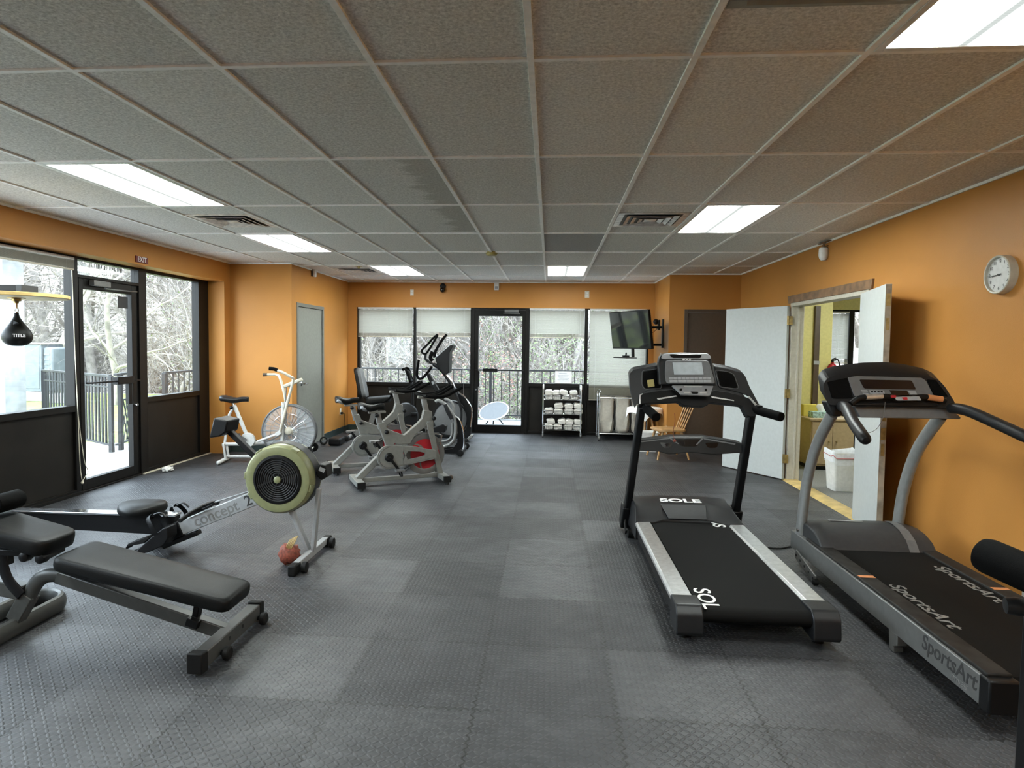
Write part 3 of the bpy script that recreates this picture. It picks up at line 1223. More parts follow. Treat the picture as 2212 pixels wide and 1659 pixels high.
# wall clock, about a quarter to nine
p = W(2170, 592, X=XR)
t = thing('wall_clock', 'round white wall clock with black numerals on the orange wall', 'clock', (XR, p.y, 1.973))
rc = .118
b = MB()
b.lathe((0, 0, 0), (-1, 0, 0), [(0, rc), (.03, rc), (.045, rc*.985), (.048, rc*.95), (.046, rc*.90), (.030, rc*.885)], 64, cap=False)
b.build('case', 'cream', t)
b = MB().lathe((0, 0, 0), (-1, 0, 0), [(.001, rc*.9), (.030, rc*.9)], 64)
b.build('dial', 'white', t)
nums = []
fx, fy = Vector((0, -1, 0)), Vector((0, 0, 1))
for k in range(1, 13):
    a = math.pi/2-k*math.pi/6
    c = Vector((-.031, 0, 0))+fx*math.cos(a)*rc*.70+fy*math.sin(a)*rc*.70
    nums.append(lettering(str(k), 'lettering_dark', None, frame(c, fx, fy), .029, extrude=.0003))
bm = bmesh.new()
for o in nums:
    bm.from_mesh(o.data)
    me_ = o.data
    bpy.data.objects.remove(o)
    bpy.data.meshes.remove(me_)
me = bpy.data.meshes.new('numerals')
bm.to_mesh(me)
bm.free()
me.materials.append(M['lettering_dark'])
o = bpy.data.objects.new('numerals', me)
COL.objects.link(o)
o.parent = t


def hand(name, ang, l, w_, d_):
    a = math.pi/2-ang
    u = fx*math.cos(a)+fy*math.sin(a)
    s = Vector((1, 0, 0)).cross(u)
    z = Vector((-d_, 0, 0))
    P = [z-u*.02+s*w_, z-u*.02-s*w_, z+u*l-s*w_*.5, z+u*l+s*w_*.5]
    MB().prism(P, (-.001, 0, 0)).build(name, 'lettering_dark', t)


hand('hour_hand', R_(262), rc*.48, .0035, .034)
hand('minute_hand', R_(264), rc*.74, .0022, .036)
hand('second_hand', R_(268), rc*.78, .0008, .038)
b = MB().lathe((0, 0, 0), (-1, 0, 0), [(.030, .006), (.040, .006), (.040, .001)], 16)
b.build('pivot', 'lettering_dark', t)

# paper notice on the window
w = [W(1200, 802, Y=YB+.06), W(1235.5, 829, Y=YB+.06)]
t = thing('paper_notice', 'white printed notice taped to the back window above the towel cart', 'notice', (.235, YB+.066, .878))
MB().box((-.14, 0, 0), (.14, .0012, .205)).build('sheet', 'paper', t)
b = MB()
b.box((-.075, -.001, .158), (.055, 0, .168))
b.build('heading_line', 'ink', t)
b = MB()
for k in range(5):
    b.box((-.10+.012*(k % 3), -.0008, .132-.024*k), (.095-.014*(k % 2), 0, .1355-.024*k))
b.pieces('text_line', 'ink', t)
# ------------------------------------------------------------------ the black treadmill with silver side rails


def rnd(P, r, k=4):
    """polygon with its corners rounded by r"""
    out = []
    n = len(P)
    rr = r if isinstance(r, (list, tuple)) else [r]*n
    for i in range(n):
        a, b, c = Vector(P[i-1]), Vector(P[i]), Vector(P[(i+1) % n])
        u, v = (a-b), (c-b)
        q = min(rr[i], u.length*.48, v.length*.48)
        if q <= 0:
            out.append(b)
            continue
        s, e = b+u.normalized()*q, b+v.normalized()*q
        for j in range(k+1):
            t = j/k
            out.append((1-t)**2*s+2*t*(1-t)*b+t*t*e)
    return out


def on(P, p0, n):
    return [W(a, b, p0=p0, n=n) for a, b in P]


def scr(ox, oy, s):
    return lambda *q: [(ox+x/s, oy+y/s) for x, y in q]


T1 = thing('treadmill', 'black treadmill with silver side rails and a lit console screen', 'treadmill', (1.06, 4.2, 0))
o = T1.location.copy()
x0, x1 = .66, 1.455
b = MB(o)
b.box((x0+.015, 3.30, .075), (x0+.075, 5.20, .168))
b.box((x1-.075, 3.30, .075), (x1-.015, 5.20, .168))
b.box((x0+.05, 3.36, .10), (x1-.05, 3.42, .16))
b.box((x0+.05, 4.30, .09), (x1-.05, 4.38, .15))
b.box((x0+.02, 5.02, .04), (x1-.02, 5.24, .13))
b.build('frame', 'black', T1, bevel=.004)
b = MB(o).box((x0+.105, 3.26, .150), (x1-.105, 5.0, .176))
b.build('deck', 'charcoal', T1)
b = MB(o)
prof = [(3.235, .105), (3.205, .115), (3.188, .14), (3.192, .165), (3.21, .180), (3.24, .186), (4.2, .190), (5.02, .192), (5.02, .186), (4.2, .184), (3.24, .180), (3.215, .172), (3.20, .150), (3.21, .128), (3.235, .113)]
b.yz(prof, x0+.118, x1-.118)
b.build('belt', 'beltpad', T1, smooth=50)
for xa, xb in ((x0, x0+.112), (x1-.112, x1)):
    b = MB(o)
    P = [(xa, .165), (xa, .184), (xa+.012, .197), (xb-.008, .199), (xb, .190), (xb, .165)]
    b.prism([(p[0], 3.345, p[1]) for p in P], (0, 1.42, 0))
    b.build('side_rail', 'alu', T1, bevel=.002)
for s, (xa, xb) in ((-1, (x0-.004, x0+.13)), (1, (x1-.13, x1+.004))):
    b = MB(o)
    b.yz(rnd([(3.345, .203), (3.345, .062), (3.18, .052), (3.165, .07), (3.175, .165), (3.21, .203)], .015), xa, xb)
    b.build('end_cap', 'charcoal', T1, bevel=.006)
    b = MB(o)
    xm = xa+.06 if s < 0 else xb-.06
    b.cyl((xm, 3.30, 0), (xm, 3.30, .065), .028, .022)
    b.build('foot', 'rubber', T1)
for xm in (x0+.0, x1+.0):
    b = MB(o)
    b.lathe((xm-.03, 4.985, .0375), (1, 0, 0), [(0, .028), (.006, .0375), (.05, .0375), (.056, .028)], 24)
    b.bar((xm-.04, 4.985, .04), (xm-.04, 5.06, .11), .01, .05, side=(1, 0, 0))
    b.build('transport_wheel', 'rubber', T1)
# motor hood: sloped facets with a scooped middle
b = MB(o)
yf, yb = 4.735, 5.30
A = [(x0-.0, 5.30, .05), (x0-.0, 5.30, .255), (x0+.02, 5.20, .283), (x0+.03, 4.96, .255), (x0+.0, 4.735, .200), (x0, 4.735, .06)]
B = [(.885, 5.30, .05), (.885, 5.30, .262), (.885, 5.21, .292), (.885, 4.98, .272), (.80, 4.735, .198), (.80, 4.735, .06)]
Bm = [(.890, 5.30, .05), (.890, 5.30, .262), (.890, 5.21, .292), (.890, 5.02, .270), (.875, 4.80, .205), (.86, 4.745, .06)]
C = [(2.115-p[0], p[1], p[2]) for p in Bm]
Cm = [(2.115-p[0], p[1], p[2]) for p in B]
D = [(2.115-p[0], p[1], p[2]) for p in A]
b.loft([[Vector(p) for p in r] for r in (A, B, Bm, C, Cm, D)])
b.build('motor_hood', 'charcoal', T1, bevel=.006)
b = MB(o).prism([(.885, 4.985, .272), (1.23, 4.985, .272), (1.20, 4.80, .2115), (.915, 4.80, .2115)], (0, 0, .004))
b.build('hood_inset', 'darkgrey', T1, bevel=.002)
fr = frame((1.057, 5.085, .2835), (1, 0, 0), (0, .19, .022))
lettering('SOLE', 'lettering_white', T1, fr, .105, bold=.003, xs=1.35, extrude=.0012, origin=o)
lettering('SOL', 'lettering_white', T1, frame((.838, 3.335, .1885), (0, -1, 0), (1, 0, 0)), .125, bold=.001, xs=1.25, origin=o)
lettering('SOLE', 'lettering_white', T1, frame((1.275, 4.86, .1935), (0, 1, 0), (-1, 0, 0)), .125, bold=.002, xs=1.25, origin=o)
# uprights lean back towards the runner
UP = {}
for s, xa, xt in ((-1, .645, .705), (1, 1.515, 1.525)):
    b = MB(o)
    b.bar((xa, 5.22, .06), (xt, 4.87, 1.06), .055, .085, side=(1, 0, 0))
    b.build('upright', 'black', T1, bevel=.012)
    b = MB(o)
    b.bar((xa-.005*s*-1, 5.235, .03), (xa+.006, 5.18, .215), .085, .12, side=(1, 0, 0))
    b.build('upright_sleeve', 'black', T1, bevel=.012)
# tray between the uprights
tp0, tn = (1.1, 5.0, .76), (0, -1, .25)
cz = scr(1280, 560, 3.317)
b = MB(o)
P = rnd(cz((300, 1318), (345, 1298), (550, 1272), (790, 1272), (1040, 1312), (1085, 1330), (1075, 1388), (860, 1402), (700, 1385), (545, 1400), (470, 1378), (305, 1372)), 6)
b.prism(on(P, tp0, tn), (0, .07, .01))
b.build('tray', 'black', T1, bevel=.006)
for q in (((480, 1312), (575, 1316), (555, 1350), (510, 1352)), ((590, 1290), (780, 1290), (745, 1342), (640, 1342)), ((805, 1316), (905, 1312), (890, 1352), (830, 1352))):
    b = MB(o).prism(on(rnd(cz(*q), 4), (1.1, 4.997, .76), tn), (0, .004, 0))
    b.build('tray_pocket', 'blackgloss', T1)
b = MB(o)
for q in (((345, 1306), (550, 1280), (552, 1287), (350, 1312)), ((553, 1276), (620, 1322), (612, 1325), (545, 1281)), ((788, 1276), (740, 1330), (748, 1332), (800, 1280)), ((800, 1282), (1025, 1322), (1020, 1330), (798, 1290)), ((555, 1273), (790, 1273), (790, 1284), (555, 1284))):
    b.prism(on(cz(*q), (1.1, 4.9955, .76), tn), (0, .004, 0))
b.pieces('tray_trim', 'grey', T1)
# console wings
k2 = scr(1340, 740, 6.144)
wp, wn_ = (1.06, 4.90, 1.2), (0, -1, .3)
for nm, q, ins in (('left', ((118, 420), (175, 362), (505, 298), (545, 575), (430, 610), (275, 680), (252, 720), (258, 812), (215, 822), (190, 880), (130, 640)),
                    ((300, 385), (500, 358), (528, 600), (330, 610), (298, 560))),
                   ('right', ((1240, 305), (1420, 335), (1610, 390), (1665, 450), (1720, 590), (1860, 850), (1800, 862), (1690, 710), (1560, 668), (1320, 612), (1290, 580)),
                    ((1280, 375), (1430, 395), (1500, 430), (1555, 590), (1530, 605), (1330, 580)))):
    b = MB(o).prism(on(rnd(k2(*q), 5), wp, wn_), (0, .075, .02))
    w = b.build('console_wing', 'charcoal', T1, bevel=.010)
    b = MB(o).prism(on(rnd(k2(*ins), 5), (1.06, 4.897, 1.2), wn_), (0, .006, 0))
    b.build('speaker_recess', 'foam', w)
    big = [(sum(p[0] for p in k2(*ins))/len(ins), sum(p[1] for p in k2(*ins))/len(ins))]
    c = big[0]
    sc = [((p[0]-c[0])*1.14+c[0], (p[1]-c[1])*1.10+c[1]) for p in k2(*ins)]
    b = MB(o)
    R0 = on(rnd(sc, 5), (1.06, 4.8985, 1.2), wn_)
    b.tube(R0, .0022, 6, closed=True)
    b.build('recess_trim', 'grey', w)
b = MB(o).prism(on(k2((355, 500), (440, 488), (455, 580), (368, 595)), (1.06, 4.894, 1.2), wn_), (0, .003, 0))
b.build('sticker', 'olive', T1)
b = MB(o)
q = ((300, 600), (430, 606), (545, 560), (690, 546), (1120, 546), (1290, 572), (1330, 600), (1540, 600), (1660, 720), (1420, 668), (1235, 650), (1180, 700), (790, 700), (700, 640), (520, 655), (300, 692), (262, 690))
b.prism(on(rnd(k2(*q), 3), (1.06, 4.905, 1.2), wn_), (0, .06, .0))
b.build('console_base', 'charcoal', T1, bevel=.006)
# grip arch under the console
b = MB(o)
q = ((275, 690), (300, 678), (520, 640), (700, 618), (790, 700), (1180, 700), (1235, 632), (1420, 655), (1640, 712), (1720, 745), (1830, 860), (1795, 985), (1690, 975), (1620, 838), (1490, 822), (1190, 792), (1155, 838), (1090, 852), (830, 832), (780, 785), (490, 800), (300, 808), (262, 830))
b.prism(on(rnd(k2(*q), 4), (1.06, 4.87, 1.14), (0, -1, .5)), (0, .085, -.02))
b.build('grip_arch', 'black', T1, bevel=.010)
for q in (((485, 742), (745, 702), (758, 716), (500, 762)), ((1205, 712), (1505, 764), (1512, 778), (1215, 735))):
    b = MB(o).prism(on(rnd(k2(*q), 2), (1.06, 4.862, 1.14), (0, -1, .5)), (0, .012, 0))
    b.build('pulse_sensor', 'white', T1, bevel=.002)
for q in (((252, 700), (275, 680), (300, 676), (300, 684), (275, 700), (272, 815), (254, 815)), ((1690, 712), (1715, 712), (1830, 840), (1815, 852), (1795, 845))):
    b = MB(o).prism(on(k2(*q), (1.06, 4.864, 1.14), (0, -1, .5)), (0, .012, 0))
    b.build('arm_trim', 'alu', T1, bevel=.002)
# centre console box: side walls, face, screen, buttons
cp, cn = (1.06, 4.84, 1.33), (0, -1, .45)
q = ((505, 280), (530, 175), (600, 142), (800, 132), (1160, 142), (1205, 180), (1225, 300), (1290, 580), (1120, 552), (690, 552), (520, 570))
b = MB(o).prism(on(rnd(k2(*q), 6), cp, cn), (0, .09, .0))
C1 = b.build('console', 'charcoal', T1, bevel=.012)
q = ((560, 155), (640, 140), (1160, 144), (1200, 180), (1205, 215), (1155, 225), (590, 222), (540, 215))
b = MB(o).prism(on(rnd(k2(*q), 5), (1.06, 4.834, 1.33), cn), (0, .01, 0))
b.build('top_shell', 'lightgrey', C1, bevel=.004)
q = ((645, 155), (1085, 158), (1070, 205), (685, 203))
b = MB(o).prism(on(rnd(k2(*q), 4), (1.06, 4.831, 1.33), cn), (0, .008, 0))
b.build('top_slot', 'blackgloss', C1, bevel=.002)
q = ((598, 238), (1150, 238), (1180, 260), (1262, 545), (610, 545), (590, 420))
b = MB(o).prism(on(rnd(k2(*q), 6), (1.06, 4.832, 1.33), cn), (0, .01, 0))
b.build('face_plate', 'grey', C1, bevel=.004)
q = ((692, 265), (1082, 265), (1105, 425), (715, 425))
b = MB(o).prism(on(k2(*q), (1.06, 4.829, 1.33), cn), (0, .006, 0))
b.build('screen', 'screen', C1)
b = MB(o)
for r, (ya, yb_2, nn_) in enumerate(((458, 492, 10), (498, 530, 5))):
    for k in range(nn_):
        xa = 645+r*8+(1205-645)*k/nn_
        xb = 645+r*8+(1205-645)*(k+1)/nn_-6
        b.prism(on(k2((xa, ya), (xb, ya), (xb+2, yb_2), (xa+2, yb_2)), (1.06, 4.829, 1.33), cn), (0, .004, 0))
b.pieces('button', 'lightgrey', C1, bevel=.001)
e0, e1 = on(k2((880, 226), (700, 226)), (1.06, 4.8295, 1.33), cn)
lettering('SOLE', 'lettering_white', C1, frame(e0, (1, 0, 0), (0, .45, 1)), .02, bold=.0008, xs=1.4, origin=o)
q = ((680, 565), (1240, 570), (1190, 705), (815, 690), (760, 635))
b = MB(o).prism(on(rnd(k2(*q), 3), (1.06, 4.835, 1.24), (0, -1, .7)), (0, .02, -.01))
K1 = b.build('key_plate', 'lightgrey', C1, bevel=.003)
b = MB(o)
for q in (((785, 610), (820, 605), (818, 640), (790, 645)), ((1120, 612), (1150, 610), (1152, 648), (1122, 645)), ((930, 650), (1035, 652), (1030, 682), (960, 682))):
    b.prism(on(rnd(k2(*q), 2), (1.06, 4.831, 1.24), (0, -1, .7)), (0, .004, 0))
b.pieces('safety_key', 'black', K1)
b = MB(o)
for q in (((845, 573), (1090, 575), (1080, 592), (850, 590)), ((835, 655), (925, 655), (940, 672), (850, 672)), ((1055, 655), (1140, 655), (1145, 675), (1055, 675))):
    b.prism(on(k2(*q), (1.06, 4.832, 1.24), (0, -1, .7)), (0, .003, 0))
b.pieces('key_legend', 'white', K1)
b = MB(o).rod([W(1457, 893, Y=4.84), W(1458, 910, Y=4.83), W(1454, 935, Y=4.82), W(1457, 948, Y=4.82)], .0022, 6)
b.ball(W(1457, 952, Y=4.82), .012)
b.build('safety_tether', 'redpaper', T1)
# foam grips point at the runner
for p, r_i in (((.735, 4.86, 1.045), (.775, 4.62, 1.0)), ((1.535, 4.86, 1.05), (1.655, 4.62, 1.02))):
    p, q = Vector(p), Vector(r_i)
    b = MB(o)
    b.rod([p, p.lerp(q, .5), q], .034, 16)
    b.build('hand_grip', 'foam', T1, bevel=.006)
    b = MB(o).box(tuple(p.lerp(q, .2)+Vector((-.018, -.03, .028))), tuple(p.lerp(q, .2)+Vector((.018, .03, .042))))
    b.build('grip_switch', 'black', T1, bevel=.004)
b = MB(o).rod([(1.45, 5.0, .09), (1.52, 4.9, .02), (1.60, 4.86, .008), (1.75, 4.82, .008), (1.95, 4.95, .008), (2.3, 5.10, .008), (2.74, 5.2, .03)], .006, 8)
b.build('power_cord', 'rubber', T1)

# ------------------------------------------------------------------ the grey treadmill beside the right wall
T2 = thing('treadmill', 'grey treadmill with curved uprights and long angled handlebars beside the orange wall', 'treadmill', (2.11, 3.6, 0))
o = T2.location.copy()
xl, xr = 1.73, 2.49
b = MB(o)
for xa, xb in ((xl, xl+.045), (xr-.045, xr)):
    b.yz([(2.57, .095), (2.57, .218), (4.58, .222), (4.58, .10)], xa, xb)
b.box((xl+.03, 2.62, .10), (xr-.03, 2.70, .16))
b.box((xl+.03, 4.3, .08), (xr-.03, 4.55, .16))
b.build('frame', 'steel', T2, bevel=.004)
for xa, xb in ((xl+.012, xl+.11), (xr-.11, xr-.012)):
    b = MB(o).box((xa, 2.575, .214), (xb, 4.35, .234))
    rl = b.build('side_rail', 'deckdirty', T2, bevel=.006)
    b = MB(o)
    ym = 3.63 if xa < 2 else 3.52
    b.box((xa+.006, ym-.016, .2345), (xb-.006, ym+.016, .2355))
    b.build('orange_strip', 'orangeink', rl)
b = MB(o)
b.yz([(2.62, .13), (2.59, .15), (2.585, .18), (2.60, .212), (2.64, .222), (4.4, .224), (4.4, .212), (2.64, .21), (2.61, .18), (2.62, .15)], xl+.115, xr-.115)
b.build('belt', 'beltpad', T2, smooth=50)
for xa, xb in ((xl-.002, xl+.115), (xr-.115, xr+.002)):
    b = MB(o).box((xa, 2.535, .085), (xb, 2.60, .222))
    b.build('end_cap', 'black', T2, bevel=.008)
b = MB(o).box((xl+.13, 2.545, .10), (xl+.175, 2.58, .15))
b.build('roller_bracket', 'alu', T2, bevel=.003)
for y, xa in ((3.24, xl), (3.24, xr-.05)):
    b = MB(o)
    b.prism([(xa, y-.05, .10), (xa, y-.05, .045), (xa, y-.022, .03), (xa, y-.022, .0), (xa, y+.022, 0), (xa, y+.022, .03), (xa, y+.03, .10)], (.05, 0, 0))
    b.build('foot', 'steel', T2, bevel=.004)
# lifting arm with holes at the front left
for xa in (xl-.03, xr+.01):
    b = MB(o).bar((xa+.01, 4.42, .10), (xa+.01, 4.10, .035), .012, .06, side=(1, 0, 0))
    a_ = b.build('incline_arm', 'steel', T2, bevel=.002)
    b = MB(o)
    for k in range(5):
        c = Vector((xa+.003, 4.40, .096)).lerp(Vector((xa+.003, 4.12, .04)), k/4)
        b.cyl(c, c+Vector((-.002, 0, 0)), .009, seg=10)
    b.build('holes', 'black', a_)
    b = MB(o).lathe((xa-.005, 4.10, .022), (1, 0, 0), [(0, .012), (.006, .02), (.03, .02), (.036, .012)], 20)
    b.build('wheel', 'rubber', a_)
lettering('SportsArt', 'lettering_dark', T2, frame((xl-.0006, 2.80, .170), (0, -1, 0), (0, 0, 1)), .098, shear=.15, bold=.0012, xs=.95, origin=o)
lettering('FITNESS', 'lettering_grey', T2, frame((xl-.0006, 2.72, .118), (0, -1, 0), (0, 0, 1)), .03, shear=.15, origin=o)
for x_, y_ in ((xl+.165, 3.28), (xr-.165, 3.62)):
    lettering('SportsArt', 'lettering_grey', T2, frame((x_, y_, .2248), (0, -1, 0), (1, 0, 0)), .10, shear=.15, bold=.0012, xs=1.35, origin=o)
# front hood: a low rounded hump, lighter at its right end
secs = []
for x_, s in ((xl+.03, .75), (xl+.10, .93), (xl+.22, 1.0), (xr-.22, 1.0), (xr-.10, .95), (xr-.02, .80)):
    P = [(4.135, .222), (4.19, .285), (4.27, .325), (4.36, .342), (4.46, .335), (4.53, .30), (4.57, .24), (4.57, .12), (4.135, .12)]
    secs.append([Vector((x_, 4.35+(y-4.35)*(1 if y < 4.35 else 1), .222+(z-.222)*s if z > .222 else z)) for y, z in P])
b = MB(o).loft(secs)
hd = b.build('motor_hood', 'darkgrey', T2, bevel=.008, smooth=50)
b = MB(o)
x_ = xr-.16
P = [(4.133, .224), (4.188, .288), (4.27, .329), (4.36, .346), (4.46, .339)]
for (ya, za), (yb_2, zb) in zip(P[:-1], P[1:]):
    b.add([(x_-.03, ya, za), (x_+.03, ya, za-.003), (x_+.03, yb_2, zb-.003), (x_-.03, yb_2, zb)], [(0, 1, 2, 3)])
b.build('hood_stripe', 'grey', hd, smooth=50)
b = MB(o).bar((xl+.18, 4.40, .345), (xl+.40, 4.40, .345), .022, .004, side=(0, 1, -.1))
b.build('hood_badge', 'lightgrey', hd)
# uprights: flat ovals sweeping back
for xa, xt in ((1.765, 1.80), (2.405, 2.46)):
    b = MB(o)
    P = catmull([(xa, 4.50, .14), (xa, 4.475, .35), (xa+(xt-xa)*.2, 4.435, .60), (xa+(xt-xa)*.55, 4.335, .86), (xt, 4.15, 1.10)], 6)
    b.tube(P, .033, 16, flat=((1, 0, 0), .95, 1.35))
    b.build('upright', 'silver', T2)
    b = MB(o)
    b.cyl((xa-.03, 4.47, .25), (xa-.036, 4.47, .25), .012, seg=12)
    b.build('bolt', 'chrome', T2)
# console
q4 = scr(1750, 780, 4.788)
cp, cn = (2.12, 4.13, 1.28), (0, -1, .5)
q = ((135, 240), (175, 180), (300, 135), (600, 100), (850, 95), (1050, 118), (1240, 160), (1340, 205), (1400, 270), (1500, 430), (1500, 500), (1300, 480), (460, 470), (200, 455), (160, 400))
b = MB(o).prism(on(rnd(q4(*q), 6), cp, cn), (0, .085, .05))
C2 = b.build('console', 'charcoal', T2, bevel=.014)
q = ((180, 215), (385, 172), (445, 385), (230, 385))
b = MB(o).prism(on(rnd(q4(*q), 3), (2.12, 4.123, 1.28), cn), (0, .01, 0))
b.build('cup_recess', 'foam', C2)
q = ((1210, 190), (1300, 195), (1430, 370), (1290, 360))
b = MB(o).prism(on(rnd(q4(*q), 3), (2.12, 4.123, 1.28), cn), (0, .01, 0))
b.build('cup_recess', 'foam', C2)
q = ((390, 170), (480, 155), (1150, 170), (1200, 200), (1285, 365), (1130, 350), (460, 365))
b = MB(o).prism(on(rnd(q4(*q), 4), (2.12, 4.121, 1.28), cn), (0, .01, 0))
b.build('face_plate', 'grey', C2, bevel=.003)
q = ((508, 190), (1050, 200), (1098, 296), (560, 285))
b = MB(o).prism(on(rnd(q4(*q), 4), (2.12, 4.118, 1.28), cn), (0, .006, 0))
b.build('display', 'smoked', C2)
b = MB(o)
q = ((820, 300), (1000, 305), (1030, 355), (850, 352))
b.prism(on(q4(*q), (2.12, 4.118, 1.28), cn), (0, .004, 0))
b.build('lower_display', 'smoked', C2)
b = MB(o)
for q in (((525, 298), (590, 300), (600, 318), (535, 316)), ((540, 328), (600, 330), (608, 344), (548, 342)), ((610, 300), (765, 305), (775, 340), (620, 335)), ((1015, 310), (1090, 312), (1110, 348), (1040, 346))):
    b.prism(on(rnd(q4(*q), 1.2), (2.12, 4.118, 1.28), cn), (0, .004, 0))
b.pieces('button', 'lightgrey', C2, bevel=.001)
b = MB(o)
for k in range(4):
    q = ((630+k*33, 310), (652+k*33, 311), (654+k*33, 325), (632+k*33, 324))
    b.prism(on(q4(*q), (2.12, 4.1165, 1.28), cn), (0, .002, 0))
b.build('button_legends', 'black', C2)
# lower grey beam and inner grip bar with pulse plates
b = MB(o).prism(on(q4((455, 470), (1440, 480), (1560, 580), (1555, 602), (520, 585)), (2.12, 4.10, 1.14), (0, -1, .2)), (0, .06, 0))
b.build('cross_beam', 'grey', T2, bevel=.005)
b = MB(o).prism(on(q4((170, 420), (330, 420), (350, 560), (310, 575), (240, 575), (200, 500)), (2.12, 4.09, 1.15), (0, -1, .2)), (0, .09, 0))
b.build('handlebar_socket', 'charcoal', T2, bevel=.01)
gb = on(q4((420, 440), (500, 385), (600, 372), (760, 365), (850, 375), (1000, 395), (1150, 370), (1280, 385), (1400, 415)), (2.12, 4.05, 1.18), (0, -1, .2))
b = MB(o).tube(catmull(gb, 4), .017, 12)
b.build('inner_grip_bar', 'black', T2)
b = MB(o).prism(on(q4((430, 440), (860, 425), (1100, 410), (1330, 440), (1330, 470), (880, 465), (440, 462)), (2.12, 4.06, 1.18), (0, -1, .2)), (0, .05, 0))
b.build('lower_shell', 'black', T2, bevel=.006)
for q, mm in ((((575, 372), (745, 362)), 'almond'), (((1215, 375), (1365, 395)), 'orangeink')):
    pp = on(q4(*q), (2.12, 4.045, 1.18), (0, -1, .2))
    b = MB(o).tube(pp, .0185, 12)
    b.build('pulse_plate', 'alu' if mm == 'almond' else 'orangeink', T2)
q = ((870, 372), (1130, 365), (1155, 408), (900, 408))
b = MB(o).prism(on(rnd(q4(*q), 2), (2.12, 4.005, 1.18), (0, -1, .5)), (0, .01, 0))
kp = b.build('key_pad', 'lightgrey', T2, bevel=.002)
b = MB(o)
for q in (((950, 375), (1005, 372), (1010, 402), (970, 402)), ((835, 355), (890, 352), (890, 380), (840, 380))):
    b.prism(on(rnd(q4(*q), 1.5), (2.12, 4.0, 1.18), (0, -1, .5)), (0, .006, 0))
b.pieces('stop_button', 'red', kp, bevel=.001)
# long handlebars splay outwards and drop towards the runner
for P, rr in (([(1.815, 4.06, 1.155), (1.785, 3.93, 1.15), (1.735, 3.72, 1.085), (1.705, 3.52, 1.02)], .033), ([(2.455, 4.06, 1.155), (2.49, 3.95, 1.15), (2.545, 3.75, 1.09), (2.575, 3.55, 1.035)], .033)):
    b = MB(o)
    C = catmull(P, 6)
    b.tube(C, [rr*.85]+[rr]*(len(C)-3)+[rr*.9, rr*.7], 16)
    hb = b.build('handlebar', 'charcoal', T2)
    b = MB(o).lathe(C[-1], C[-1]-C[-2], [(-.02, rr*.98), (0, rr*.85), (.012, rr*.6), (.016, .001)], 16)
    b.build('end_plug', 'black', hb)
b = MB(o).rod([W(1912, 868, Y=4.04), W(1908, 900, Y=4.02), W(1895, 925, Y=3.9), W(1878, 935, Y=3.56)], .0016, 6)
b.build('tether', 'grey', T2)

# ------------------------------------------------------------------ rowing machine
RW = thing('rowing_machine', 'rowing machine with khaki flywheel housing and long rail by the left glass door', 'rowing machine', (-1.83, 4.24, 0))
o = RW.location.copy()
YR = 4.24
b = MB(o)
b.prism([(-2.62, YR-.032, .275), (-4.15, YR-.032, .262), (-4.15, YR-.032, .165), (-2.62, YR-.032, .135)], (0, .064, 0))
b.build('monorail_beam', 'black', RW, bevel=.004)
b = MB(o)
b.prism([(-2.62, YR-.045, .287), (-4.16, YR-.045, .275), (-4.16, YR-.045, .260), (-2.62, YR-.045, .272)], (0, .09, 0))
b.build('rail_cap', 'chrome', RW, bevel=.002)
b = MB(o)
b.bar((-4.08, YR, .20), (-4.12, YR, .03), .03, .05, side=(0, 1, 0))
b.bar((-4.12, YR-.22, .025), (-4.12, YR+.22, .025), .04, .05, side=(1, 0, 0))
b.build('rear_leg', 'black', RW, bevel=.004)
# seat: moulded pad on a carriage
b = MB(o)
rings = []
for z, s in ((.298, .96), (.315, 1.0), (.332, .98), (.345, .9)):
    rings.append([Vector((-2.88+.165*s*math.cos(a)*(1-.12*abs(math.sin(a))), YR+.17*s*math.sin(a), z+.012*math.cos(a)**2*(1 if z > .33 else 0))) for a in [2*math.pi*k/28 for k in range(28)]])
b.loft(rings)
b.build('seat', 'vinyl', RW, smooth=60)
b = MB(o).box((-2.98, YR-.055, .255), (-2.78, YR+.055, .30))
b.build('seat_carriage', 'black', RW, bevel=.006)
# inclined box beam up to the flywheel
A, B_ = Vector((-2.64, YR, .165)), Vector((-1.98, YR, .445))
b = MB(o).bar(A, B_, .075, .10, side=(0, 1, 0))
b.build('main_beam', 'lightgrey', RW, bevel=.006)
d = (B_-A).normalized()
n = Vector((-d.z, 0, d.x))
lettering('concept', 'lettering_grey', RW, frame(A+d*.35+n*.0+Vector((0, -.0382, 0)), d, n), .108, bold=.0011, xs=1.0, origin=o)
lettering('2', 'lettering_dark', RW, frame(A+d*.605+n*.0+Vector((0, -.0382, 0)), d, n), .104, bold=.0011, xs=1.0, origin=o)
b = MB(o)
b.bar(A-d*.12-n*.075, A+d*.16-n*.075, .07, .035, side=(0, 1, 0))
b.bar(A-d*.04, A+d*.07, .085, .11, side=(0, 1, 0))
b.build('beam_joint', 'black', RW, bevel=.008)
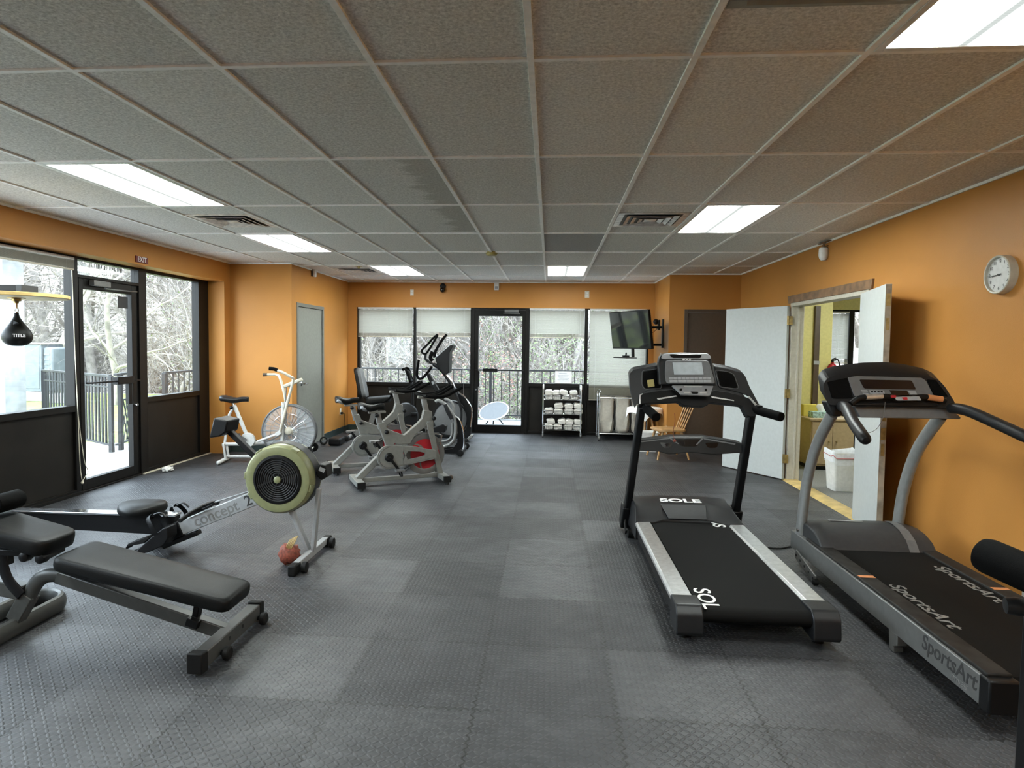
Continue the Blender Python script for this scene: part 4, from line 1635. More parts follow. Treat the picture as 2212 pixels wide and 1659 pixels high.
# foot plates either side, with heel cups and straps
for s in (-1, 1):
    yy = YR+s*.135
    b = MB(o)
    P = [(-2.90, .02), (-2.84, .025), (-2.70, .07), (-2.61, .115), (-2.575, .165), (-2.58, .24), (-2.61, .235), (-2.70, .165), (-2.80, .075), (-2.87, .05)]
    b.prism([(p[0], yy-.055, p[1]) for p in P], (0, .11, 0))
    fp = b.build('foot_plate', 'black', RW, bevel=.006)
    b = MB(o)
    b.prism([(-2.90, yy-.045, .065), (-2.87, yy-.045, .095), (-2.76, yy-.045, .12), (-2.72, yy-.045, .155), (-2.745, yy-.045, .165), (-2.80, yy-.045, .14), (-2.87, yy-.045, .115)], (0, .09, 0))
    b.build('heel_cup', 'rubber', fp, bevel=.004)
    b = MB(o)
    b.tube(catmull([(-2.655, yy-.06, .19), (-2.69, yy-.065, .25), (-2.725, yy-.045, .295), (-2.73, yy, .31), (-2.725, yy+.045, .295), (-2.69, yy+.065, .25), (-2.655, yy+.06, .19)], 5), .017, 8, flat=((1, 0, .6), 1.0, .12))
    b.build('strap', 'black', fp)
    b = MB(o).rod([(-2.73, yy, .30), (-2.65, yy-.02, .33), (-2.60, yy-.03, .305)], .007, 6)
    b.build('strap_tail', 'black', fp)
# handle and chain above the beam
b = MB(o)
for p in ((-2.44, .335),):
    c = Vector((p[0], YR, p[1]))
    b.rod([c+Vector((-.02, -.24, -.03)), c+Vector((0, -.12, 0)), c+Vector((.01, 0, .01)), c+Vector((0, .12, 0)), c+Vector((-.02, .24, -.03))], .015, 12)
    b.bar(c, c+d*.10, .03, .02, side=(0, 1, 0))
b.build('handle', 'black', RW)
b = MB(o).cyl((-2.36, YR, .37), (-1.98, YR, .50), .006, seg=8)
b.build('chain', 'steel', RW)
b = MB(o)
b.bar((-2.52, YR-.05, .28), (-2.34, YR-.05, .365), .016, .016)
b.bar((-2.52, YR+.05, .28), (-2.34, YR+.05, .365), .016, .016)
b.pieces('handle_hook', 'black', RW, bevel=.002)
# flywheel housing
fc = Vector((-1.835, 4.13, .575))
b = MB(o)
b.lathe(fc, (0, 1, 0), [(0, .165), (-.012, .17), (-.016, .195), (-.010, .222), (.01, .236), (.06, .240), (.16, .240), (.20, .225), (.215, .19), (.215, .02)], 56)
hs = b.build('flywheel_housing', 'khaki', RW, smooth=40)
b = MB(o)
b.lathe(fc, (0, 1, 0), [(.004, .002), (.004, .17), (-.008, .172), (-.020, .165), (-.022, .152), (-.012, .148), (-.006, .145), (-.006, .002)], 56)
b.build('fan_cover', 'black', hs)
b = MB(o)
for k in range(8):
    r = .045+k*.0145
    b.ring(fc+Vector((0, -.010, 0)), (0, 1, 0), r, .0036, 48, 6)
for k in range(6):
    a = k*math.pi/3+.3
    u = Vector((math.cos(a), 0, math.sin(a)))
    b.bar(fc+Vector((0, -.010, 0))+u*.03, fc+Vector((0, -.010, 0))+u*.15, .006, .004, side=(0, 1, 0))
b.build('fan_grille', 'darkgrey', hs)
b = MB(o).lathe(fc, (0, -1, 0), [(.005, .024), (.018, .024), (.022, .018), (.022, .001)], 24)
b.build('hub_cap', 'khaki', hs)
b = MB(o)
for a in (1.05, -.25, -2.6, 3.05, 2.2):
    u = Vector((math.cos(a), 0, math.sin(a)))
    t_ = Vector((-u.z, 0, u.x))
    c = fc+u*.228+Vector((0, .03, 0))
    b.bar(c-Vector((0, .035, 0)), c+Vector((0, .15, 0)), .05, .022, side=t_)
b.pieces('housing_clip', 'khaki', hs, bevel=.004)
b = MB(o)
b.lathe(fc+Vector((0, .055, 0)), (0, 1, 0), [(0, .2425), (.10, .2425), (.10, .239), (0, .239)], 56, cap=False)
b.build('perforated_band', 'darkgrey', hs)
# damper box on the right, low on the side
b = MB(o)
b.prism([(-1.60, 4.20, .60), (-1.575, 4.20, .675), (-1.53, 4.20, .665), (-1.52, 4.20, .585), (-1.56, 4.20, .56)], (0, .13, 0))
dm = b.build('damper_box', 'black', RW, bevel=.006)
b = MB(o).bar((-1.572, 4.197, .645), (-1.535, 4.197, .628), .003, .028, side=(0, 1, 0))
b.build('damper_label', 'lightgrey', dm)
# front legs and foot bar
ft = Vector((-1.64, 4.225, .055))
for p in ((-1.80, 4.225, .38), (-1.585, 4.225, .50)):
    b = MB(o).bar(p, ft+Vector(((p[0]+1.69)*.12, 0, 0)), .05, .026, side=(0, 1, 0))
    b.build('front_leg', 'lightgrey', RW, bevel=.005)
b = MB(o).bar((-1.64, 3.95, .048), (-1.64, 4.50, .048), .045, .045, side=(1, 0, 0))
b.build('front_foot', 'lightgrey', RW, bevel=.005)
for y_, s in ((3.93, -1), (4.52, 1)):
    b = MB(o).bar((-1.64, y_-.05, .035), (-1.64, y_+.05, .035), .055, .07, side=(1, 0, 0))
    b.build('foot_cap', 'rubber', RW, bevel=.01)
    b = MB(o).lathe((-1.60, y_-.035*s, .036), (1, 0, 0), [(0, .022), (.004, .036), (.03, .036), (.034, .022)], 24)
    b.build('caster', 'rubber', RW)
# monitor and its arm
b = MB(o).bar((-2.235, YR, .885), (-2.01, YR, .675), .05, .035, side=(0, 1, 0))
b.build('monitor_arm', 'black', RW, bevel=.005)
b = MB(o).bar((-2.03, YR, .72), (-1.95, YR, .62), .06, .045, side=(0, 1, 0))
b.build('arm_socket', 'grey', RW, bevel=.006)
b = MB(o)
b.prism([(-2.335, YR-.09, .845), (-2.30, YR-.09, .985), (-2.20, YR-.09, .965), (-2.215, YR-.09, .885), (-2.26, YR-.09, .855)], (0, .18, 0))
b.build('monitor', 'black', RW, bevel=.01)

random.seed(3)
bmv = MB()
bmv.ball((0, 0, 0), .07, 18, 12)
for v in bmv.v:
    u = v.normalized()
    s = 1+.20*math.sin(u.x*9+u.y*5)*math.cos(u.z*8)+random.uniform(-.03, .03)
    v *= s
b = MB()
b.add(bmv.v, bmv.f)
bd = b.build('mesh_bundle', 'redpaper', None, smooth=60)
bd.location = (-1.742, 4.10, .076)
tag(bd, 'crumpled orange red mesh bundle tied at the front foot of the rowing machine', 'bundle')
b = MB()
for k in range(5):
    b.rod([(-.01+.006*k, -.03, .03), (.0+.01*k, -.045, .07), (.02+.012*k, -.03, .11+.006*k)], .004, 5)
b.build('yellow_ties', 'palewood', bd)
# ------------------------------------------------------------------ adjustable bench, near left
BN = thing('weight_bench', 'black padded adjustable weight bench with grey frame in the foreground', 'bench', (-2.05, 2.96, 0))
o = BN.location.copy()
YP = 2.96


def pad(b, a, c, w0, w1, th, side=Vector((0, 1, 0)), nseg=10, rr=.05):
    """cushion from a to c with rounded plan corners, soft edges"""
    a, c = Vector(a), Vector(c)
    d = (c-a).normalized()
    L = (c-a).length
    n = side.cross(d).normalized()
    if n.z < 0:
        n = -n
    plan = rnd([(0, -w0/2), (L, -w1/2), (L, w1/2), (0, w0/2)], rr, 5)
    cx_ = Vector((L/2, 0))
    rings = []
    for h, s in ((-th/2, .94), (-th*.42, .985), (-th*.15, 1.0), (th*.15, 1.0), (th*.38, .985), (th*.48, .955), (th*.54, .88), (th*.57, .5)):
        ring = []
        for p in plan:
            q = Vector((p[0], p[1]))-cx_
            k = 1-(1-s)*min(1.0, w0/max(L, .01)) if True else s
            q = Vector((q.x*(1-(1-s)*.55), q.y*s))+cx_
            ring.append(a+d*q.x+side*q.y+n*h)
        rings.append(ring)
    b.loft(rings)


b = MB(o)
pad(b, (-1.495, YP-.03, .255), (-2.40, YP+.01, .425), .265, .29, .065)
b.build('back_pad', 'vinyl', BN, smooth=60)
b = MB(o)
pad(b, (-2.45, YP+.01, .475), (-2.93, YP+.03, .575), .25, .27, .075, rr=.07)
b.build('seat_pad', 'vinyl', BN, smooth=60)
b = MB(o)
b.bar((-1.62, YP, .205), (-2.42, YP, .355), .05, .05, side=(0, 1, 0))
b.bar((-1.75, YP-.09, .265), (-1.75, YP+.07, .265), .04, .02, side=(1, 0, 0))
b.bar((-2.25, YP-.09, .355), (-2.25, YP+.09, .355), .04, .02, side=(1, 0, 0))
b.build('pad_support', 'black', BN, bevel=.004)
b = MB(o)
b.bar((-1.57, YP, .062), (-2.46, YP, .315), .055, .065, side=(0, 1, 0))
b.build('main_rail', 'bench', BN, bevel=.006)
b = MB(o).bar((-1.74, YP, .13), (-1.72, YP, .235), .04, .03, side=(0, 1, 0))
b.bar((-1.76, YP-.045, .135), (-1.70, YP-.045, .115), .03, .04, side=(0, 1, 0))
b.build('rail_catch', 'black', BN, bevel=.003)
b = MB(o).box((-1.60, 2.70, .022), (-1.535, 3.225, .098))
ff = b.build('front_foot', 'bench', BN, bevel=.006)
for y0, y1 in ((2.645, 2.702), (3.222, 3.265)):
    b = MB(o).prism([(-1.604, y0, .015), (-1.604, y1, .008), (-1.531, y1, .008), (-1.531, y0, .015)], (0, 0, .095))
    b.build('foot_cap', 'rubber', ff, bevel=.006)
for y0 in (2.82, 3.20):
    b = MB(o).lathe((-1.535, y0, .032), (1, 0, 0), [(0, .012), (.012, .012), (.014, .026), (.020, .032), (.040, .032), (.046, .024), (.046, .008)], 24)
    b.build('wheel', 'rubber', ff)
b = MB(o)
for y0 in (2.90, 3.03):
    b.cyl((-1.536, y0, .065), (-1.5335, y0, .065), .010, seg=14)
b.pieces('bolt_hole', 'black', ff)
# rear foot is a rounded hoop lying on the mat
P = []
for k in range(24):
    a = 2*math.pi*k/24
    sy = .20 if math.sin(a) > 0 else -.20
    P.append((-2.80+.115*math.cos(a), 3.0+sy+.115*math.sin(a), .048))
b = MB(o).tube(P, .048, 12, closed=True, flat=((0, 0, 1), 1.0, .55))
b.build('rear_foot', 'bench', BN)
b = MB(o)
b.bar((-2.70, YP, .08), (-2.62, YP, .215), .06, .075, side=(0, 1, 0))
b.bar((-2.64, YP, .225), (-3.15, YP, .30), .06, .075, side=(0, 1, 0))
b.build('rear_post', 'bench', BN, bevel=.006)
b = MB(o)
b.tube(catmull([(-2.625, YP, .20), (-2.585, YP, .27), (-2.53, YP, .312), (-2.44, YP, .318)], 6), .034, 12, flat=((0, 1, 0), .8, 1.1))
b.build('link_arm', 'bench', BN)
b = MB(o)
b.tube(catmull([(-2.635, YP-.035, .22), (-2.70, YP-.035, .29), (-2.73, YP-.035, .37), (-2.735, YP-.035, .44)], 6), .028, 10, flat=((0, 1, 0), .35, 1.1))
b.bar((-2.75, YP, .36), (-2.76, YP+.0, .55), .05, .055, side=(0, 1, 0))
b.bar((-2.80, YP-.03, .44), (-2.56, YP-.03, .435), .04, .03, side=(0, 1, 0))
b.build('adjuster', 'black', BN, bevel=.003)
b = MB(o)
for c in ((-2.57, .435), (-2.485, .43)):
    b.lathe((c[0], YP-.10, c[1]), (0, 1, 0), [(0, .012), (.006, .024), (.04, .026), (.05, .02), (.16, .012)], 18)
b.pieces('pop_pin_knob', 'black', BN)
b = MB(o)
b.cyl((-2.835, 2.72, .655), (-2.835, 3.16, .655), .012)
b.bar((-2.835, YP, .655), (-2.78, YP, .52), .03, .03, side=(0, 1, 0))
b.build('roller_axle', 'steel', BN)
b = MB(o)
b.lathe((-2.835, 2.985, .655), (0, 1, 0), [(0, .045), (.004, .049), (.155, .049), (.165, .042), (.166, .012)], 28)
b.build('foam_roller', 'foam', BN)
b = MB(o)
b.lathe((-2.835, 2.935, .655), (0, -1, 0), [(0, .045), (.004, .049), (.155, .049), (.165, .042), (.166, .012)], 28)
b.build('foam_roller', 'foam', BN)

# ------------------------------------------------------------------ the machine cut off by the right edge
MC = thing('leg_curl_machine', 'black foam roller and post of a machine cut off by the right edge', 'exercise machine', (1.6, 2.0, 0))
o = MC.location.copy()
pr_ = [W(2150, 1208, Y=2.02), W(2230, 1243, Y=1.92)]
d = (pr_[1]-pr_[0]).normalized()
b = MB(o)
b.lathe(pr_[0]-d*.05, d, [(0, .012), (.001, .035), (.012, .050), (.03, .055), (.20, .055), (.215, .045), (.216, .012)], 28)
b.build('foam_roller', 'foam', MC)
b = MB(o).cyl(pr_[0]-d*.02, pr_[0]+d*.5, .013)
b.build('roller_axle', 'steel', MC)
pk = W(2196, 1310, Y=2.0)
b = MB(o).lathe(pk, (1, -.3, .05), [(-.03, .012), (-.028, .024), (.0, .028), (.03, .024), (.08, .014), (.14, .014)], 20)
b.build('adjuster_knob', 'charcoal', MC)
xp = W(2212, 1345, Y=2.0).x+.028
b = MB(o).bar((xp, 1.98, .02), (xp+.004, 1.98, .80), .06, .06, side=(1, 0, 0))
b.build('post', 'black', MC, bevel=.006)
b = MB(o).bar((xp-.03, 1.98, .035), (xp+.7, 1.98, .035), .06, .06)
b.build('foot_bar', 'black', MC, bevel=.006)
b = MB(o).bar((xp, 1.98, .73), (xp+.45, 1.75, .62), .05, .06)
b.build('arm', 'black', MC, bevel=.006)

# ------------------------------------------------------------------ white fan bike
AB = thing('fan_bike', 'white fan bike with caged clear fan wheel in the left corner', 'exercise bike', (-4.07, 7.6, 0), R_(10))
b = MB()
b.rod([(-.02, -.22, .022), (0, -.17, .03), (0, .17, .03), (-.02, .22, .022)], .024, 12)
b.build('rear_foot', 'white', AB)
b = MB()
for y in (-.05, .06):
    b.cyl((0.03, y, .035), (.0, y, .235), .015)
b.pieces('rear_stay', 'white', AB)
b = MB()
b.cyl((-.0, 0, .225), (.32, 0, .225), .022)
b.cyl((.02, 0, .068), (.40, 0, .068), .018)
b.bar((.0, -.055, .225), (.0, .065, .225), .03, .03, side=(1, 0, 0))
b.bar((.025, -.055, .068), (.025, .065, .068), .03, .03, side=(1, 0, 0))
b.tube([(.12, 0, .72), (.27, 0, .34), (.31, 0, .24)], .023, 12)
b.tube([(.12, 0, .70), (.06, 0, .60), (.0, 0, .235)], .016, 12)
b.tube([(.31, 0, .225), (.62, 0, .255), (.95, 0, .26)], .026, 12)
b.tube([(.40, 0, .068), (.70, 0, .075), (1.0, 0, .11)], .020, 12)
b.tube([(.735, -.075, .76), (.72, -.075, .235)], .020, 12)
b.tube([(.735, .075, .76), (.72, .075, .235)], .020, 12)
b.bar((.72, -.10, .245), (.72, .10, .245), .04, .04, side=(1, 0, 0))
b.bar((.735, -.10, .72), (.735, .10, .72), .035, .035, side=(1, 0, 0))
b.build('frame', 'white', AB)
b = MB()
b.lathe((.30, -.085, .285), (0, 1, 0), [(0, .02), (.004, .088), (.02, .092), (.05, .09), (.056, .05)], 32)
b.build('chain_cover', 'white', AB)
for s in (-1, 1):
    y = -.10*-s if s > 0 else -.10
    b = MB()
    b.bar((.30, y, .285), (.30+.15*s*.8, y, .285-.08*s), .025, .014, side=(0, 0, 1))
    a_ = b.build('crank', 'steel', AB)
    b = MB().box((.30+.12*s-.045, min(y, y+.09*(1 if y > 0 else -1)), .285-.08*s-.012), (.30+.12*s+.045, max(y, y+.09*(1 if y > 0 else -1)), .285-.08*s+.012))
    b.build('pedal', 'black', a_, bevel=.004)
b = MB()
b.cyl((.135, 0, .66), (.10, 0, .755), .014)
b.build('seat_post', 'chrome', AB)
b = MB().ball((.10, -.045, .69), .022)
b.build('seat_knob', 'black', AB)


def saddle(b, c, L, w, h):
    """bicycle saddle: wide rounded back, narrow nose, pointing along +x"""
    rings = []
    st = [(-.5, .55), (-.46, .82), (-.36, 1.0), (-.22, .97), (-.08, .72), (.08, .42), (.26, .28), (.42, .22), (.485, .17), (.5, .10)]
    c = Vector(c)
    for t, k in st:
        x = t*L
        zz = .0+(.012 if t < -.3 else 0)+(-.012 if -.2 < t < .1 else 0)
        ring = []
        for j in range(16):
            a = 2*math.pi*j/16
            cw = math.cos(a)*w/2*k
            s = math.sin(a)
            hh = h*(.36*s if s > 0 else .64*s*(.9 if abs(math.cos(a)) < .8 else 1))
            ring.append(c+Vector((x, cw, zz+hh*(.6+.4*min(1, k+.3)))))
        rings.append(ring)
    b.loft(rings)


b = MB()
saddle(b, (.13, 0, .80), .335, .25, .085)
b.build('saddle', 'charcoal', AB, smooth=60)
# fan: bladed wheel behind a wire and clear cover
fcn = Vector((.80, 0, .395))
b = MB()
b.ring(fcn+Vector((0, -.055, 0)), (0, 1, 0), .325, .012, 56, 10)
b.ring(fcn+Vector((0, .055, 0)), (0, 1, 0), .325, .012, 56, 10)
b.lathe(fcn, (0, 1, 0), [(-.055, .322), (.055, .322), (.055, .316), (-.055, .316)], 56, cap=False)
b.build('fan_rim', 'grey', AB)
b = MB()
for k in range(26):
    a = 2*math.pi*k/26
    u = Vector((math.cos(a), 0, math.sin(a)))
    v = Vector((-u.z, 0, u.x))
    b.add([fcn+u*.05+Vector((0, -.012, 0)), fcn+u*.05+Vector((0, .012, 0)), fcn+u*.31+v*.012+Vector((0, .045, 0)), fcn+u*.31-v*.012+Vector((0, -.045, 0)),
           fcn+u*.05+Vector((0, -.012, 0))+v*.002, fcn+u*.05+Vector((0, .012, 0))+v*.002, fcn+u*.31+v*.014+Vector((0, .045, 0)), fcn+u*.31-v*.010+Vector((0, -.045, 0))],
          [(0, 1, 2, 3), (7, 6, 5, 4), (0, 3, 7, 4), (1, 5, 6, 2), (0, 4, 5, 1), (3, 2, 6, 7)])
b.build('fan_blades', 'lightgrey', AB)
b = MB()
b.lathe(fcn, (0, -1, 0), [(.062, .05), (.060, .318), (.058, .318), (.059, .05)], 56, cap=False)
b.build('clear_cover', 'clear', AB)
b = MB()
for k in range(30):
    a = 2*math.pi*k/30
    u = Vector((math.cos(a), 0, math.sin(a)))
    for s in (-1, 1):
        b.tube([fcn+u*.045+Vector((0, s*.066, 0)), fcn+u*.2+Vector((0, s*.068, 0)), fcn+u*.325+Vector((0, s*.06, 0))], .0022, 5)
for r in (.12, .22):
    b.ring(fcn+Vector((0, -.069, 0)), (0, 1, 0), r, .0022, 40, 5)
b.build('wire_cage', 'chrome', AB)
b = MB()
b.lathe(fcn, (0, -1, 0), [(-.075, .03), (-.07, .05), (.06, .055), (.085, .035), (.09, .012), (.11, .012)], 28)
b.build('hub', 'almond', AB)
# moving arms
b = MB()
b.rod([(.70, -.115, .36), (.725, -.115, .47), (.80, -.125, .76), (.875, -.15, 1.04), (.85, -.18, 1.09), (.76, -.20, 1.145), (.69, -.20, 1.17)], .017, 12)
am = b.build('lever_arm', 'cream', AB)
b = MB().rod([(.70, -.20, 1.168), (.66, -.20, 1.185), (.60, -.20, 1.19)], .022, 12)
b.build('grip', 'foam', am)
b = MB()
b.tube([(.43, -.10, .272), (.66, -.11, .36)], .016, 12)
b.bar((.66, -.11, .36), (.715, -.115, .395), .04, .045)
b.build('lever_link', 'white', am)
b = MB()
b.rod([(.725, .11, .76), (.70, .12, .88), (.645, .15, 1.055), (.60, .18, 1.095), (.52, .20, 1.098), (.46, .20, 1.096)], .017, 12)
am = b.build('lever_arm', 'cream', AB)
b = MB().rod([(.47, .20, 1.097), (.42, .20, 1.094)], .022, 12)
b.build('grip', 'brown', am)
b = MB()
b.bar((.73, 0, .955), (.955, 0, 1.05), .09, .045, side=(0, 1, 0))
b.build('console', 'cream', AB, bevel=.012)
b = MB()
b.cyl((.76, .0, .95), (.745, .0, .76), .006, seg=8)
b.cyl((.80, .02, .96), (.79, .02, .76), .006, seg=8)
b.pieces('console_stalk', 'steel', AB)
b = MB()
b.tube([(1.0, -.02, .11), (1.05, -.03, .185)], .016, 10)
b.cyl((1.06, -.19, .155), (1.06, .19, .155), .010)
b.build('front_axle', 'white', AB)
for y in (-.19, .165):
    b = MB().lathe((1.06, y, .155), (0, 1, 0), [(0, .02), (.002, .06), (.032, .06), (.034, .02)], 24)
    b.build('transport_wheel', 'rubber', AB)
b = MB()
b.rod([(.98, -.2, .026), (1.0, 0, .03), (.98, .2, .026)], .024, 12)
b.bar((1.0, 0, .03), (1.0, 0, .12), .04, .04)
b.build('front_foot', 'white', AB)

# ------------------------------------------------------------------ indoor cycles


def spin_bike(label, loc, rz):
    t = thing('spin_bike', label, 'exercise bike', loc, rz, 'grey spin bikes with red flywheels')
    for s, nm in ((0.0, 'rear_foot'), (.925, 'front_foot')):
        b = MB().box((s-.04, -.235, .032), (s+.04, .235, .085))
        f = b.build(nm, 'bikegrey', t, bevel=.004)
        for y0, y1 in ((-.262, -.233), (.233, .262)):
            MB().box((s-.042, y0, .022), (s+.042, y1, .088)).build('end_cap', 'rubber', f, bevel=.004)
        for y in (-.245, .245):
            MB().cyl((s, y, 0), (s, y, .032), .022, .016).build('levelling_foot', 'rubber', f)
        if s > .5:
            for y in (-.17, .19):
                MB().ball((s+.062, y, .055), .030).build('transport_wheel', 'brown', f)
    b = MB().bar((0, 0, .06), (.925, 0, .06), .045, .045, side=(0, 1, 0))
    b.bar((.01, 0, .075), (.235, 0, .29), .07, .065, side=(0, 1, 0))
    b.build('base_rail', 'bikegrey', t, bevel=.005)
    # main frame: a flat V of box section, seat tube and head tube
    b = MB()
    b.sz(rnd([(.215, .665), (.292, .672), (.318, .60), (.505, .522), (.665, .655), (.705, .70), (.725, .79), (.815, .775), (.835, .615), (.765, .62), (.63, .53), (.57, .425), (.44, .425), (.395, .44), (.40, .30), (.32, .29), (.30, .44)], .012), -.032, .032)
    b.build('main_frame', 'bikegrey', t, bevel=.006)
    for y in (-.052, .052):
        b = MB().bar((.775, y, .66), (.915, y, .06), .018, .062, side=(0, 1, 0))
        b.build('fork_blade', 'bikegrey', t, bevel=.004)
    MB().bar((.79, -.06, .62), (.79, .06, .62), .07, .09, side=(1, 0, 0)).build('fork_crown', 'bikegrey', t, bevel=.006)
    # flywheel
    wc = Vector((.742, 0, .305))
    b = MB().lathe(wc, (0, 1, 0), [(-.016, .165), (-.020, .175), (-.020, .222), (-.016, .226), (.016, .226), (.020, .222), (.020, .175), (.016, .165)], 56, cap=False)
    fw = b.build('flywheel', 'steel', t)
    MB().lathe(wc, (0, 1, 0), [(-.013, .01), (-.015, .172), (.015, .172), (.013, .01)], 48).build('flywheel_disc', 'red', fw)
    b = MB()
    for k in range(3):
        a0 = 1.9+k*2*math.pi/3
        P = []
        for j in range(7):
            r = .03+.135*j/6
            a = a0+.5*(j/6)**1.5
            P.append((wc.x+r*math.cos(a), wc.z+r*math.sin(a), .006+.011*j/6))
        L = [Vector((x-w_*math.sin(a0), -.0165, z+w_*math.cos(a0))) for x, z, w_ in P]
        Rr = [Vector((x+w_*math.sin(a0), -.0165, z-w_*math.cos(a0))) for x, z, w_ in P]
        b.prism(L+Rr[::-1], (0, -.001, 0))
    b.build('disc_swoosh', 'bikegrey', fw)
    # chain guard, near side, with an open window in it
    G = []
    cc = Vector((.322, .305))
    for k in range(17):
        a = math.pi/2+math.pi*k/16
        G.append((cc.x+.128*math.cos(a), cc.y+.128*math.sin(a)))
    low = [(.44, .195), (.62, .225), (.84, .262)]
    top = [(.84, .345), (.62, .402), (.44, .428)]
    out = G+low+top
    hole = [(.475, .255), (.52, .30), (.475, .362), (.66, .346), (.70, .315), (.66, .285)]
    b = MB()
    y0, y1 = -.10, -.066
    # upper and lower bands and end pieces leave the window open
    b.sz(G+[(.40, .188), (.475, .205), (.475, .418), (.40, .428)], y0, y1)
    b.sz([(.475, .205), (.62, .225), (.72, .240), (.72, .30), (.66, .285), (.475, .255)], y0, y1)
    b.sz([(.475, .362), (.66, .346), (.72, .325), (.72, .375), (.62, .402), (.475, .418)], y0, y1)
    b.sz(rnd([(.72, .240), (.85, .258), (.85, .35), (.72, .375)], [0, .02, .02, 0]), y0, y1)
    b.sz([(.475, .255), (.53, .262), (.505, .31), (.525, .357), (.475, .362), (.50, .31)], y0, y1)
    cg = b.build('chain_guard', 'bikegrey', t, bevel=.003)
    b = MB()
    P = catmull([(x, y0-.001, z) for x, z in [(cc.x+.108*math.cos(math.pi/2+math.pi*k/12), cc.y+.108*math.sin(math.pi/2+math.pi*k/12)) for k in range(13)]+[(.45, .215), (.62, .242), (.83, .272)]], 2)
    b.tube(P, .003, 6)
    b.build('guard_ridge', 'steel', cg)
    # cranks
    b = MB().lathe((cc.x, -.10, cc.y), (0, -1, 0), [(-.02, .048), (.006, .048), (.012, .040), (.02, .03), (.02, .001)], 28)
    b.build('crank_boss', 'black', t)
    for s, y in ((1, -.118), (-1, .11)):
        e = Vector((cc.x+s*.10, y, cc.y-s*.135))
        b = MB().bar((cc.x, y, cc.y), e, .014, .028, side=(0, 1, 0))
        ck = b.build('crank_arm', 'black', t, bevel=.003)
        sg = -1 if y < 0 else 1
        b = MB().box((e.x-.05, min(e.y+sg*.015, e.y+sg*.10), e.z-.012), (e.x+.05, max(e.y+sg*.015, e.y+sg*.10), e.z+.012))
        b.cyl(e, e+Vector((0, sg*.03, 0)), .008)
        pd = b.build('pedal', 'steel', ck, bevel=.003)
        b = MB()
        ym = e.y+sg*.06
        b.rod([(e.x+.045, ym-.04, e.z), (e.x+.10, ym-.03, e.z+.035), (e.x+.115, ym, e.z+.045), (e.x+.10, ym+.03, e.z+.035), (e.x+.045, ym+.04, e.z)], .005, 8)
        b.tube(catmull([(e.x, ym-.05, e.z), (e.x+.01, ym-.05, e.z-.05), (e.x+.015, ym, e.z-.065), (e.x+.01, ym+.05, e.z-.05), (e.x, ym+.05, e.z)], 4), .009, 6, flat=((1, 0, 0), 1, .15))
        b.build('toe_cage', 'black', pd)
    # saddle
    b = MB().bar((.255, 0, .60), (.215, 0, .775), .045, .055, side=(0, 1, 0))
    sp = b.build('seat_post', 'silver', t, bevel=.004)
    MB().box((.12, -.022, .768), (.305, .022, .792)).build('seat_slider', 'bikegrey', sp, bevel=.003)
    b = MB()
    saddle(b, (.155, 0, .845), .275, .20, .085)
    b.build('saddle', 'vinyl', t, smooth=60)
    b = MB()
    saddle(b, (.105, 0, .836), .17, .205, .06)
    b.build('saddle_base', 'lightgrey', t, smooth=60)
    for c in ((.305, -.06, .57), (.20, -.05, .752), (.83, -.06, .70)):
        b = MB().ball(c, .024)
        b.cyl(c, (c[0], 0, c[2]), .007)
        b.build('adjuster_knob', 'black', t)
    # handlebar
    b = MB().bar((.775, 0, .70), (.725, 0, .915), .045, .055, side=(0, 1, 0))
    hp = b.build('handlebar_post', 'silver', t, bevel=.004)
    MB().bar((.66, 0, .932), (.84, 0, .912), .05, .03, side=(0, 1, 0)).build('stem', 'bikegrey', hp, bevel=.004)
    b = MB()
    for s in (-1, 1):
        b.rod([(.70, s*.215, .955), (.80, s*.22, .945), (.92, s*.215, .958), (1.02, s*.19, 1.0), (1.11, s*.17, 1.04)], .017, 10)
        b.rod([(.70, s*.215, .955), (.71, s*.10, .945), (.74, 0, .940)], .016, 10)
        b.rod([(.76, s*.05, .942), (.88, s*.06, .955), (1.00, s*.055, 1.02), (1.05, s*.05, 1.05)], .016, 10)
    b.build('handlebar', 'foam', t)
    # brake lever and bottle cage
    b = MB().bar((.80, 0, .62), (.795, 0, .52), .05, .03, side=(0, 1, 0))
    b.bar((.60, 0, .515), (.72, 0, .545), .05, .018, side=(0, 1, 0))
    b.build('brake_shoe', 'steel', t, bevel=.003)
    b = MB()
    for z in (.44, .52):
        b.tube([(.86, -.06, z), (.925, -.06, z-.012), (.925, -.005, z-.012), (.86, -.005, z)], .004, 6)
    b.tube([(.925, -.06, .508), (.90, -.06, .40), (.90, -.01, .40), (.925, -.005, .508)], .004, 6)
    b.build('bottle_cage', 'chrome', t)
    return t


SB = spin_bike('grey spin bike with red flywheel, nearest the camera', (-2.02, 6.48, 0), R_(28))
dup(SB, (-2.52, 7.2, 0), R_(27), 'grey spin bike with red flywheel standing behind the nearer one')

# ------------------------------------------------------------------ recumbent bike against the back windows
RC = thing('recumbent_bike', 'recumbent bike with tall grey backrest by the back window', 'exercise bike', (-2.62, 9.85, 0), R_(8))
b = MB().rod([(-.55, -.28, .035), (-.52, 0, .05), (-.55, .28, .035)], .030, 12)
f = b.build('rear_foot', 'silver', RC)
for y in (-.30, .30):
    MB().lathe((-.55, y-.06, .045), (0, 1, 0), [(0, .03), (.01, .045), (.11, .045), (.12, .03)], 20).build('foot_cap', 'rubber', f)
b = MB().bar((-.53, 0, .09), (.52, 0, .14), .07, .09, side=(0, 1, 0))
b.bar((-.25, 0, .13), (-.12, 0, .56), .07, .08, side=(0, 1, 0))
b.build('frame', 'silver', RC, bevel=.008)
b = MB()
pad(b, (-.30, 0, .60), (.10, 0, .64), .42, .34, .09, rr=.09)
b.build('seat', 'vinyl', RC, smooth=60)
b = MB()
